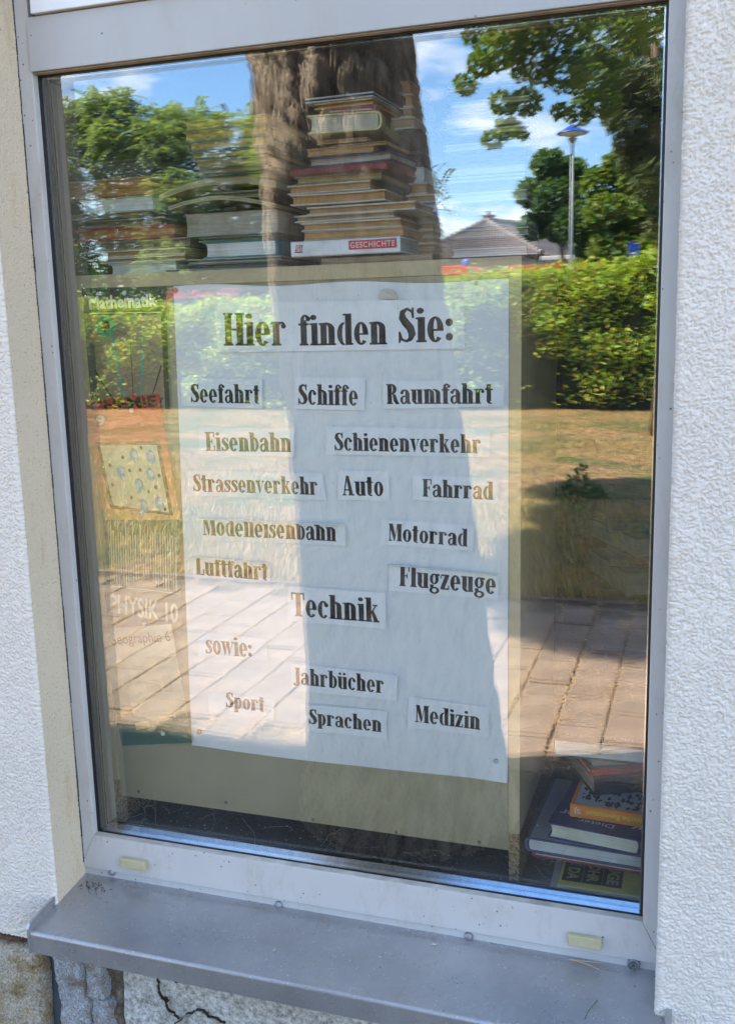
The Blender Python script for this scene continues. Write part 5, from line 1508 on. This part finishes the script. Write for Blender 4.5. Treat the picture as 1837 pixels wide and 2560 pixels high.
for i in range(27):
    x = 0.92 - i * PW_ - PW_ / 2 + (-.31 - .92 + math.ceil((.92 + .31) / PW_) * PW_)
    for j in range(11):
        y = -1.93 - j * PL_ - (PL_ / 2 if i % 2 else 0)
        if y < -3.83: continue
        if cnt < 4: o = protos[cnt]
        else: o = protos[cnt % 4].copy(); col.objects.link(o); o.parent = path
        o.location = (x, y, GROUND + random.uniform(-.004, .003)); o.rotation_euler = (random.uniform(-.008, .008), random.uniform(-.01, .01), random.uniform(-.006, .006) + (math.pi if random.random() < .5 else 0))
        cnt += 1
m = MB(); m.box(-90, 90, -4.02, -3.99, GROUND - .012, GROUND + .012); tag(m.build('edging_kerb', MT['paver']), kind='structure')

# dry pine needles in joints and along the shade line, grass blades on the lawn
def sticks(name, P, D, Lh, wd, mat, label, cat):
    """thin blades: base points P, direction D, length"""
    N = len(P)
    side = np.cross(D, np.array([0, 0, 1.0])); side /= (np.linalg.norm(side, axis=1, keepdims=True) + 1e-6)
    side = side * wd
    T_ = P + D * Lh[:, None]
    V = np.stack([P - side, P + side, T_], 1)
    o = quads_np(name, V, 3, mat)
    return tag(o, label, cat, kind='stuff')
n = 17000
xs = rng.uniform(-4, .9, n); ys = -rng.uniform(1.7, 4.0, n)
col_i = np.round((xs + .31) / PW_); onj = rng.random(n) < .6
xs = np.where(onj, col_i * PW_ - .31 + rng.normal(0, .012, n), xs)
heap = rng.random(n) < .14
ys = np.where(heap, -1.86 + rng.normal(0, .05, n), ys)
ang = rng.normal(0, .9, n) + np.where(rng.random(n) < .5, 0, math.pi)
D_ = np.stack([np.cos(ang), np.sin(ang), rng.uniform(.0, .25, n)], -1)
sticks('fallen_pine_needles', np.stack([xs, ys, np.full(n, GROUND + .002)], -1), D_, rng.uniform(.03, .09, n), .0016, leaf_mat('needles', [(0.34, 0.18, 0.08), (0.55, 0.36, 0.18), (0.70, 0.54, 0.34)], .05), 'dry brown pine needles scattered over the paved path and its joints', 'pine needles')
n = 110000
ds = 4.05 + 12.2 * rng.random(n) ** 1.3
xs = rng.uniform(-1, 1, n) * 1.0; xs = -ds * .45 + xs * (ds * .55 + 1.2)
gz = fbm(xs * .8 + 50, ds * .8, 77, 4)
keep = rng.random(n) < np.clip(.35 + (gz - .4) * 3.0, .12, 1)
xs, ds, gz = xs[keep], ds[keep], gz[keep]; n = len(xs)
D_ = np.stack([rng.normal(0, .6, n), rng.normal(0, .6, n), np.full(n, 1.0)], -1); D_ /= np.linalg.norm(D_, axis=1, keepdims=True)
sticks('grass', np.stack([xs, -ds, np.full(n, GROUND - .005)], -1), D_, rng.uniform(.03, .10, n) * np.clip(gz * 2, .5, 1.4), .0045, MT['grassblade'], 'straw coloured and green grass of the dry lawn', 'grass')

# ------------------------------------------------------------------ foliage helpers
def rand_unit(n):
    v = rng.normal(0, 1, (n, 3)); return v / np.linalg.norm(v, axis=1, keepdims=True)
def leaf_cloud(name, C, size, mat, parent=None, aspect=.5, up=.4):
    n = len(C)
    nrm = rand_unit(n); nrm[:, 2] = np.abs(nrm[:, 2]) + up; nrm /= np.linalg.norm(nrm, axis=1, keepdims=True)
    a = rand_unit(n); a = a - nrm * (a * nrm).sum(1, keepdims=True); a /= np.linalg.norm(a, axis=1, keepdims=True)
    b = np.cross(nrm, a)
    s = (size * rng.uniform(.6, 1.3, n))[:, None]
    V = np.stack([C - a * s * .5, C + b * s * aspect * .5 - nrm * s * .06, C + a * s * .5, C - b * s * aspect * .5 - nrm * s * .06], 1)
    return quads_np(name, V, 4, mat, parent)
def pinnate(name, C, size, mat, parent=None, pairs=7):
    """compound leaves: leaflets along an arching rib"""
    n = len(C)
    d = rand_unit(n); d[:, 2] = d[:, 2] * .5 + .15; d /= np.linalg.norm(d, axis=1, keepdims=True)
    sd = np.cross(d, np.array([0, 0, 1.0])); sd /= np.linalg.norm(sd, axis=1, keepdims=True)
    up_ = np.cross(sd, d)
    s = (size * rng.uniform(.7, 1.3, n))[:, None]
    Vs = []
    for k in range(pairs):
        t = (k + .6) / pairs
        c = C + d * s * t - np.array([0, 0, 1.0]) * s * .35 * t * t
        l = s * .26 * (1 - .5 * abs(t - .45)); w_ = s * .05
        for sg in (-1, 1):
            dd = sd * sg * .9 + d * .4
            tip = c + dd * l - np.array([0, 0, 1.0]) * l * .25
            mid = c + dd * l * .5
            Vs.append(np.stack([c, mid + d * w_, tip, mid - d * w_], 1))
    return quads_np(name, np.concatenate(Vs), 4, mat, parent)
def ball_points(c, r, n, hollow=.35):
    u = rand_unit(n); rad = r * (hollow + (1 - hollow) * rng.random(n)) ** .6
    return np.asarray(c) + u * rad[:, None] * np.array([1, 1, .8])
def px_clusters(lst, D, depth=1.0):
    """[(px,py,radius_px)] seen by way of the pane at distance D -> centres and radii"""
    out = []
    k = (D + 1.5) / F_PX * 1.05
    for (px, py, rp) in lst:
        p = back(px, py, D); out.append((np.array([p.x, p.y + random.uniform(-1, 1) * depth, p.z]), rp * k))
    return out
def limbs(parent, base, trunk_r, clusters, mat, lean=None, name_t='trunk', top=None, n=10):
    """tapered trunk from base with limbs reaching to the clusters"""
    top = Vector(top) if top is not None else Vector(np.mean([c for c, r in clusters], axis=0)) + Vector((0, 0, .3))
    b = Vector(base); pts = []; rad = []
    for k in range(8):
        t = k / 7
        pts.append(b.lerp(top, t) + Vector((math.sin(t * 5) * .06, math.cos(t * 4) * .06, 0)) * (t > 0))
        rad.append(trunk_r * (1.25 if k == 0 else 1 - .75 * t))
    m = MB(); m.tube(pts, rad, n); m.build(name_t, mat, parent, smooth=True)
    m = MB()
    nodes = [(b.lerp(top, t), trunk_r * (1 - .75 * t)) for t in (.35, .5, .65, .8, .95)]
    todo = [(Vector(c), r) for c, r in clusters]
    while todo:      # each clump hangs on the nearest limb or trunk point
        best = min(((c - q[0]).length, i, j) for i, (c, r) in enumerate(todo) for j, q in enumerate(nodes))
        (c, r), (q, qr) = todo.pop(best[1]), nodes[best[2]]
        rr = min(qr * .6, trunk_r * .3)
        mid = q.lerp(c, .5) + Vector(rand_unit(1)[0]) * (c - q).length * .12
        m.tube([q, mid, c], [rr, rr * .8, rr * .6], 5)
        nodes.append((c, rr))
        for _ in range(3):
            e = c + Vector(rand_unit(1)[0]) * r * .8
            m.tube([c, e], [rr * .35, rr * .1], 4)
    m.build('limbs', mat, parent)

# ------------------------------------------------------------------ the pine close to the building
pine = empty('pine_tree', (-0.86, -1.44, GROUND), 'old pine with furrowed bark mirrored in the middle of the pane', 'tree')
def trunk_center(z):    # leans towards -x as it rises
    t = np.interp(z, [-1.55, -1.0, -.34, .15, .8, 3, 9], [-.87, -.90, -.955, -1.01, -1.07, -1.22, -1.6])
    return t
nz, na = 420, 260
zz = np.concatenate([np.linspace(-1.60, 1.6, 360), np.linspace(1.62, 9.0, 60)])
TH = np.linspace(0, 2 * math.pi, na + 1)
Z_, A_ = np.meshgrid(zz, TH, indexing='ij')
rad = np.interp(zz, [-1.6, -1.4, -1.0, -.34, .8, 3, 9], [.37, .315, .280, .26, .238, .19, .09])[:, None]
ux = A_ / (2 * math.pi) * 256
plates = fbm(A_ / (2 * math.pi) * 64 % 64, Z_ * 3.6 + 40, 51, 1)
fur = np.abs(vnoise((A_ / (2 * math.pi) * 56) % 56 + 1.2 * (vnoise(Z_ * 5 + 9, A_ * 0 + 3, 5) - .5) * np.sin(A_) , Z_ * 7.5 + 30, 60) - .5) * 2
fine = fbm((np.cos(A_) + 2) * 18, (Z_ + np.sin(A_)) * 30 + 60, 63, 4)
relief = np.clip(fur * 1.8, 0, 1) ** .6 * .024 + fine * .030 + (plates - .25) * .010
fade = np.where(Z_ > 2, .5, 1)
RR = rad + (relief - .028) * fade
cx_ = trunk_center(zz)[:, None]
Pt = np.stack([cx_ + RR * np.cos(A_) - 0, -1.44 + RR * np.sin(A_), Z_], -1)
Pt[:, -1] = Pt[:, 0]
o = grid_np('trunk', Pt, MT['bark'], pine); o.location = -pine.location
lst = []
for (c, r) in [((-5.1, -1.8, 6.0), .75), ((-5.6, -2.5, 6.0), .8), ((-4.7, -2.9, 6.1), .75), ((-5.4, -3.5, 6.1), .85), ((-4.6, -4.1, 6.0), .7), ((-5.5, -4.6, 6.2), .8), ((-4.8, -5.3, 6.1), .75), ((-5.7, -5.8, 6.2), .8), ((-4.4, -2.2, 6.3), .5), ((-4.3, -6.1, 6.2), .6),
               ((-1.8, -1.9, 8.6), 1.1), ((-2.6, -2.4, 8.0), 1.0), ((-1.0, -2.2, 8.8), 1.1), ((-2.2, -3.2, 8.6), 1.0), ((-3.0, -3.0, 7.4), .8)]:
    lst.append((np.array(c), r))
C = np.concatenate([ball_points(c, r, int(9000 * r * r)) for c, r in lst])
o = leaf_cloud('needle_sprays', C, .17, MT['leaf_pine'], pine, .16); o.location = -pine.location; o['kind'] = 'stuff'
m = MB()
for c, r in lst:
    z = min(8.4, c[2] - .3); s = Vector((float(trunk_center(z)), -1.44, z)); c = Vector(c)
    m.tube([s, s.lerp(c, .5) + Vector((0, 0, .2)), c], [.07, .045, .015], 7)
o = m.build('limbs', MT['branch'], pine); o.location = -pine.location
# leafy shoot beside its trunk, in front of the sky
shoot = empty('sapling', back(1075, 1100, 7.0).to_tuple(), 'slender leafy sapling whose tip shows right of the pine trunk', 'tree')
sp = back(1070, 1100, 7.0); shoot.location = (sp.x, sp.y, GROUND)
pts_ = [Vector((sp.x, sp.y, GROUND)), back(1060, 900, 7.0), back(1062, 640, 7.0), back(1075, 520, 7.0), back(1085, 430, 7.0)]
m = MB(); m.tube(pts_, [.025, .02, .014, .008, .003], 6); o = m.build('stem', MT['branch'], shoot); o.location = -shoot.location
C = np.concatenate([ball_points(back(px, py, 7.0), r * (8.5 / F_PX), int(n_)) for px, py, r, n_ in ((1080, 440, 28, 9), (1090, 480, 34, 12), (1075, 530, 30, 10), (1085, 580, 30, 9), (1070, 610, 30, 10))])
o = pinnate('leaves', C, .17, MT['leaf_locust'], shoot, 6); o.location = -shoot.location

# ------------------------------------------------------------------ hedge
HD = 16.1
hedge = empty('hedge', (-6, -HD - .7, GROUND), 'long untrimmed green hedge at the far edge of the dry lawn', 'hedge')
def hedge_top(x):
    return np.interp(x, [-20, -13, -10.5, -9, -6, -4.5, -2.5, -1, 4], [.62, .60, .42, .50, .70, .80, .86, 1.0, 1.1]) + (fbm(np.asarray(x) * 1.3 + 80, np.asarray(x) * 0 + 4, 31, 3) - .44) * .35
m = MB()
xs = np.linspace(-19, 5, 90)
vs = []; fs = []
for i, x in enumerate(xs):
    ht = float(hedge_top(x)) - .22
    b_ = .22 + .12 * math.sin(x * 2.1) + .1 * math.sin(x * 5.3)
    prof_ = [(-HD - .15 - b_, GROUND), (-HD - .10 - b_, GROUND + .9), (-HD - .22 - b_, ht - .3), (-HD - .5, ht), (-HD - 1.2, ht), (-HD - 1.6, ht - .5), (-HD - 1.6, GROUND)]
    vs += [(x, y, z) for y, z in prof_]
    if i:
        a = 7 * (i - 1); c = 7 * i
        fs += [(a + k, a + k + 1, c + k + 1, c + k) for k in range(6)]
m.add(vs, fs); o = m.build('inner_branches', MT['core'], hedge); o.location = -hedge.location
n = 78000
x = rng.uniform(-18.5, 4.5, n); ht = hedge_top(x)
t = rng.random(n) ** .75
z = GROUND + .05 + t * (ht - GROUND)
bulge_ = (fbm(x * 1.7 + 90, z * 1.9 + 50, 44, 3) - .35)
dens = bulge_ + .35 * t
keep = rng.random(n) < np.clip((dens - .05) * 2.6, .05, 1)
yy = -HD - .30 + bulge_ * .85 + rng.normal(0, .10, n) - .55 * np.clip((t - .8) / .2, 0, 1) ** 2
x, yy, z, t = x[keep], yy[keep], z[keep], t[keep]
n2 = 24000
x2 = rng.uniform(-18.5, 4.5, n2); z2 = hedge_top(x2) + rng.normal(-.05, .09, n2); y2 = -HD - .3 - rng.random(n2) * 1.3
C = np.concatenate([np.stack([x, yy, z], -1), np.stack([x2, y2, z2], -1)])
o = leaf_cloud('leaves', C, .095, MT['leaf_hedge'], hedge, .5, .5); o.location = -hedge.location; o['kind'] = 'stuff'
n3 = 500
x3 = rng.uniform(-18, 4, n3)
C3 = np.stack([x3, -HD - .3 - rng.random(n3) * .8, hedge_top(x3) - .02], -1)
o = pinnate('shoots', C3, .30, MT['leaf_hedge'], hedge, 5); o.location = -hedge.location; o['kind'] = 'stuff'

# ------------------------------------------------------------------ trees beyond
def tree(label, clusters, base, tr, leafmat, lsize, dens, shape='leaf', top=None, bark=None, coref=.55):
    root = empty('deciduous_tree', base, label, 'tree', None)
    C = []
    for c, r in clusters: C.append(ball_points(c, r, int(dens * (r / .5) ** 2)))
    C = np.concatenate(C)
    o = leaf_cloud('crown', C, lsize, leafmat, root) if shape == 'leaf' else pinnate('crown', C, lsize, leafmat, root)
    o.location = -root.location
    for ch in root.children: pass
    sub = len(root.children)
    limbs(root, base, tr, clusters, bark or MT['branch'], top=top)
    for ch in list(root.children)[sub:] if False else [c for c in root.children if c.name.startswith(('trunk', 'limbs'))]: ch.location = -root.location
    return root
k1 = px_clusters([(165, 290, 55), (240, 262, 45), (300, 262, 45), (370, 290, 50), (430, 300, 45), (190, 350, 80), (300, 350, 90), (410, 370, 80), (170, 450, 80), (280, 460, 90), (390, 480, 90), (480, 480, 60), (180, 570, 80), (300, 590, 90), (420, 600, 90), (120, 520, 80), (60, 400, 90), (40, 560, 90), (200, 660, 80), (320, 670, 80), (440, 670, 80), (110, 650, 80)], 21, .8)
tree('broad feathery locust tree behind the hedge on the left', k1, (back(280, 900, 21).x, -21, GROUND), .16, MT['leaf_locust'], .46, 170, 'pinnate')
k2 = px_clusters([(500, 300, 40), (560, 320, 45), (620, 300, 50), (520, 380, 70), (610, 400, 80), (560, 480, 80), (660, 480, 80), (540, 580, 80), (640, 600, 80), (720, 400, 70), (740, 540, 80), (560, 670, 80), (660, 680, 80)], 23, .8)
tree('smaller feathery locust tree mirrored left of the pine trunk', k2, (back(610, 900, 23).x, -23, GROUND), .13, MT['leaf_locust'], .48, 160, 'pinnate')
k3 = px_clusters([(1335, 480, 45), (1375, 410, 42), (1420, 430, 50), (1330, 560, 42), (1400, 500, 60), (1410, 570, 45), (1460, 560, 60), (1490, 630, 45)], 25, .8)
tree('round dark green tree behind the blue lamp, mirrored right', k3, (back(1420, 900, 25).x, -25, GROUND), .12, MT['leaf_dark'], .20, 800)
k4 = px_clusters([(1500, 450, 55), (1550, 400, 45), (1600, 440, 60), (1520, 530, 60), (1590, 540, 70), (1650, 500, 60), (1540, 620, 70), (1620, 640, 70), (1690, 600, 80), (1700, 440, 70)], 23, .8)
tree('lighter broadleaved tree right of the round dark one', k4, (back(1590, 900, 23).x, -23, GROUND), .12, MT['leaf_oak'], .19, 800)
k5 = px_clusters([(1195, 75, 42), (1260, 60, 60), (1345, 60, 80), (1430, 70, 80), (1520, 60, 90), (1610, 60, 80), (1210, 165, 38), (1265, 150, 55), (1340, 160, 62), (1420, 180, 62), (1180, 225, 30), (1240, 235, 38), (1300, 235, 42), (1215, 335, 30), (1250, 300, 36), (1290, 320, 24), (1480, 170, 70), (1440, 260, 40), (1400, 270, 26), (1500, 240, 46)], 10, .5)
tree('tall tree whose leafy boughs hang into the mirrored sky from the upper right', k5, (back(1790, 900, 10).x, -10, GROUND), .07, MT['leaf_oak'], .09, 1500, top=tuple(back(1700, -60, 10)))
k6 = px_clusters([(1590, 150, 80), (1560, 230, 60), (1640, 240, 80), (1590, 310, 62), (1650, 360, 70), (1600, 400, 50), (1650, 460, 60), (1690, 560, 70), (1540, 290, 36), (1570, 370, 30)], 12.5, .5)
r6 = empty('conifer', (back(1660, 900, 12.5).x, -12.5, GROUND), 'dark pine with brownish needles at the right edge of the mirrored view', 'tree')
C = np.concatenate([ball_points(c, r, int(6500 * r * r)) for c, r in k6])
o = leaf_cloud('crown', C, .16, MT['leaf_pine'], r6, .16, .2); o.location = -r6.location; o['kind'] = 'stuff'
limbs(r6, tuple(r6.location), .13, k6, MT['branch'], top=tuple(back(1650, 60, 12.5)))
for ch in r6.children:
    if ch.name.startswith(('trunk', 'limbs')): ch.location = -r6.location
# small bush on the lawn
bush = empty('small_bush', (-1.02, -7.4, GROUND), 'small green bush alone on the dry lawn', 'bush')
C = np.concatenate([ball_points((-1.02 + dx_, -7.4, GROUND + dz_), rr_, n_) for dx_, dz_, rr_, n_ in ((0, .1, .15, 120), (.12, .06, .12, 80), (-.13, .05, .1, 60), (.03, .26, .07, 30), (.2, .03, .1, 50))])
o = leaf_cloud('leaves', C, .06, MT['leaf_dark'], bush); o.location = -bush.location
m = MB()
for k in range(8):
    a = k * .785; m.tube([(0, 0, 0), (.12 * math.cos(a), .12 * math.sin(a), .22)], [.006, .002], 5)
m.build('stems', MT['branch'], bush)
# dark wood closing the view between the trees
n = 45000
x = rng.uniform(-70, 35, n); z = GROUND + rng.random(n) ** .8 * (5.6 + 3.0 * fbm(x * .25 + 90, x * 0, 3, 3)); y = -66 - rng.random(n) * 5
tag(leaf_cloud('distant_trees', np.stack([x, y, z], -1), .6, MT['leaf_dark']), 'dark far off row of trees beyond the road', 'trees', kind='stuff')
m = MB(); m.box(-70, 35, -75, -72, GROUND, 2.2); tag(m.build('distant_bank', MT['core']), kind='structure')

# ------------------------------------------------------------------ house
HDp = 46.0
house = empty('house', (-7.4, -HDp - 4, GROUND), 'house with grey brown tiled hip roof behind the hedge', 'house')
e0, e1 = back(1010, 648, HDp), back(1350, 641, HDp)       # front eave ends
zr, ze = 4.84, 3.02
fx0, fx1, fy0, fy1 = e0.x, e1.x + .1, -HDp, -HDp - 12.0
apex = Vector((back(1215, 556, HDp + 3.6).x, -HDp - 3.9, 5.0)); apex2 = Vector((back(1322, 574, HDp + 7).x, -HDp - 7.0, 5.0))
EAV = [Vector((fx0, fy0, ze)), Vector((fx1, fy0, ze)), Vector((back(1495, 640, HDp + 12).x, fy1, ze)), Vector((fx0 - .5, fy1, ze))]
vs = EAV + [apex, apex2]
def slope_tiles(a, b, c, d, nrows, ncols):
    """tile courses on the slope with eave a-b and upper edge d-c (may be a point)"""
    V = []
    nrm = (b - a).cross(d - a).normalized(); nrm = nrm if nrm.z > 0 else -nrm
    for r in range(nrows):
        t0, t1 = r / nrows, (r + 1.12) / nrows
        l0, r0 = a.lerp(d, t0), b.lerp(c, t0); l1, r1 = a.lerp(d, min(1, t1)), b.lerp(c, min(1, t1))
        nc = max(2, int(ncols * (r0 - l0).length / (b - a).length))
        for k in range(nc):
            u0, u1 = (k + .04) / nc, (k + .96) / nc; um = (u0 + u1) / 2
            lift = nrm * .06
            p = [l0.lerp(r0, u0) + lift * .6, l0.lerp(r0, um) + lift * 1.5, l0.lerp(r0, u1) + lift * .6, l1.lerp(r1, u1) + lift * .1, l1.lerp(r1, um) + lift * .7, l1.lerp(r1, u0) + lift * .1]
            V.append((p[0], p[1], p[4], p[5])); V.append((p[1], p[2], p[3], p[4]))
            V.append((l0.lerp(r0, u0), l0.lerp(r0, u1), p[2], p[0]))
    return V
Q = slope_tiles(EAV[0], EAV[1], apex, apex, 17, 44) + slope_tiles(EAV[1], EAV[2], apex2, apex, 17, 50) + slope_tiles(EAV[3], EAV[0], apex, apex2, 17, 46)
roof = quads_np('roof', np.array([[tuple(p) for p in q] for q in Q]), 4, MT['house_roof'], house); roof.location = -house.location
roof['kind'] = 'stuff'
base_ = MB(); base_.add(vs, [(0, 1, 4), (1, 2, 5, 4), (2, 3, 5), (3, 0, 4, 5), (0, 3, 2, 1)]); o = base_.build('roof_deck', MT['house_roof'], house); o.location = -house.location
for a, b in ((EAV[1], apex), (EAV[0], apex), (apex, apex2), (EAV[2], apex2)):
    n = 16; m = MB()
    for k in range(n):
        p, q = a.lerp(b, k / n), a.lerp(b, (k + 1.1) / n)
        m.tube([p + Vector((0, 0, .10)), q + Vector((0, 0, .07))], [.13, .10], 8)
    o = m.build('ridge', MT['house_ridge'], house); o.location = -house.location
m = MB(); m.box(fx0 + .5, fx1 - .5, fy1 + .5, fy0 - .5, GROUND, ze - .02); o = m.build('wall', MT['house_wall'], house); o.location = -house.location
m = MB(); m.box(fx0 - .02, fx1 + .02, fy0 - .1, fy0 + .03, ze - .16, ze - .01); o = m.build('gutter', MT['tyre'], house); o.location = -house.location
for x in (fx0 + 1.4, fx0 + 3.2):
    m = MB(); m.box(x, x + .9, fy0 - .52, fy0 - .47, ze - 1.5, ze - .4); wo = m.build('window', MT['white'], house); wo.location = -house.location
    m = MB(); m.box(x + .07, x + .83, fy0 - .468, fy0 - .46, ze - 1.43, ze - .47); m.build('pane', MT['darkglass'], wo)
m = MB(); m.box(-.24, .24, -.24, .24, -.3, .28); o = m.build('chimney', MT['house_wall'], house); o.location = Vector((apex.x + .05, apex.y - .3, 5.0)) - house.location
m2 = MB(); m2.box(-.29, .29, -.29, .29, .281, .34); m2.tube([(0, 0, .34), (0, 0, .52)], .07, 8); m2.box(-.2, .2, -.015, .015, .521, .54); m2.build('chimney_cap', MT['house_ridge'], o)
# low white canopy right of the house
can = empty('white_canopy', (back(1430, 640, 27).x, -27, GROUND), 'flat white canopy roof right of the house', 'canopy')
m = MB(); m.box(-.75, .8, -.9, .6, 0 - GROUND + 1.62, -GROUND + 1.74); m.build('canopy_roof', MT['white'], can, .02)
for x in (-.7, .75):
    m = MB(); m.tube([(x, .5, 0), (x, .5, -GROUND + 1.62)], .04, 8); m.build('post', MT['steel'], can)

# ------------------------------------------------------------------ street lamp with blue conical cap
lp = back(1428, 700, 18)
lamp = empty('street_lamp', (lp.x, -18, GROUND), 'tall thin street lamp with blue conical cap above the hedge', 'street lamp')
zt = back(1425, 334, 18).z - GROUND
m = MB(); m.tube([(0, 0, 0), (0, 0, zt - .05)], [.034, .024], 12); m.build('pole', MT['steel'], lamp, smooth=True)
m = MB(); m.lathe([(.29, 0), (.285, .012), (.17, .07), (.06, .14), (.012, .17)], (0, 0, zt), 'z', 24); m.build('lamp_cap', MT['blue'], lamp)
m = MB(); m.lathe([(.06, -.06), (.14, -.04), (.24, -.005), (.24, -.001)], (0, 0, zt), 'z', 24); m.build('lamp_glass', MT['white'], lamp)
m = MB(); m.tube([(.0, .0, zt - .16), (.0, 0, zt - .085)], [.05, .09], 12); m.build('lamp_neck', MT['steel'], lamp)
# blue pillar
bp_ = back(1586, 640, 19)
post = empty('blue_post', (bp_.x, -19, GROUND), 'upright blue double panel sign showing above the hedge', 'sign')
zt = back(1586, 604, 19).z - GROUND
for k, x in enumerate((-.05, .05)):
    m = MB(); m.box(x - .045, x + .045, -.03, .03, 1.5, zt - .04 * k); m.build('panel', MT['blue'], post, .005)
m = MB(); m.tube([(0, 0, 0), (0, 0, 1.5)], .04, 10); m.build('post', MT['steel'], post)

# ------------------------------------------------------------------ red fire vehicles behind the hedge
def fire_truck(label, xc, D, zroof, blue_at, rz=0, W=2.35, LEN=6.2):
    """nose towards the hedge; the cab is a little lower than the equipment body behind it"""
    root = empty('fire_vehicle', (xc, -D, GROUND), label, 'fire vehicle', 'red fire vehicles parked behind the hedge', rz)
    h = zroof - GROUND; w = W / 2
    def section(hh): return [(-w, .45), (w, .45), (w, hh - .35), (w - .10, hh - .10), (w - .30, hh), (-w + .30, hh), (-w + .10, hh - .10), (-w, hh - .35)]
    m = MB(); m.prism(section(h), -1.9, 0, 'y'); m.build('cab', MT['red'], root, .04)
    m = MB(); m.prism(section(h + .05), -LEN, -1.95, 'y'); m.build('equipment_body', MT['red'], root, .04)
    m = MB(); m.prism([(-w + .16, h - 1.25), (w - .16, h - 1.25), (w - .22, h - .42), (-w + .22, h - .42)], .001, .03, 'y'); m.build('windscreen', MT['darkglass'], root)
    for s in (-1, 1):
        m = MB(); m.box(s * w, s * (w + .012), -1.6, -.25, h - 1.2, h - .5); m.build('window', MT['darkglass'], root)
        m = MB(); m.box(s * w, s * (w + .015), -LEN + .3, -2.2, 1.0, h - .35); m.build('roller_shutter', MT['steel'], root)
        m = MB(); m.tube([(s * (w + .02), -.1, h - .55), (s * (w + .22), .05, h - .5), (s * (w + .22), .05, h - 1.0)], .03, 6); m.build('mirror', MT['tyre'], root)
        m = MB(); m.lathe([(.02, .05), (.10, .05), (.12, 0)], (s * (w - .35), 0, .75), 'y', 12); m.build('headlight', MT['white'], root)
    m = MB(); m.box(-w + .02, w - .02, .001, .02, 1.18, 1.42); m.build('white_band', MT['white'], root)
    m = MB(); m.box(-w, w, -.05, .12, .4, .7); m.build('bumper', MT['white'], root, .02)
    for bx in blue_at:
        m = MB(); m.lathe([(.15, 0), (.15, .14), (.11, .22), (.02, .25)], (bx, -.4, h + .001), 'z', 12); m.build('blue_light', MT['blue_lens'], root)
    for wy in (-1.1, -LEN + 1.3):
        for s in (-1, 1):
            m = MB(); m.lathe([(.30, -.14), (.44, -.14), (.48, -.07), (.48, .07), (.44, .14), (.30, .14)], (s * (w - .16), wy, .48), 'x', 18); w_ = m.build('wheel', MT['tyre'], root)
            m = MB(); m.lathe([(.02, -.145), (.29, -.145), (.29, .145), (.02, .145)], (s * (w - .16), wy, .48), 'x', 14); m.build('rim', MT['steel'], w_)
    return root
def tz(px, py, D): return back(px, py, D).z
FD = 34
fire_truck('red fire truck mirrored above the upper left corner of the poster', back(482, 740, FD).x, FD, tz(490, 717, FD), (.45,))
fire_truck('low red fire truck mirrored just left of the pine trunk', back(690, 745, FD).x, FD, tz(690, 752, FD), (1.0,))
fire_truck('red fire truck mirrored right of the pine trunk', back(1095, 665, FD).x, FD, tz(1130, 664, FD), (.95,))
fire_truck('dark red fire truck in front of the tiled house', back(1315, 660, FD).x, FD + 2, tz(1340, 662, FD + 2), (.6,))
fire_truck('red fire truck under the street lamp with a blue light at its right', back(1440, 655, FD).x, FD, tz(1440, 652, FD), (.75,))
fire_truck('red fire truck beside the blue sign at the right end', back(1585, 655, FD).x, FD, tz(1590, 650, FD), (.5,))
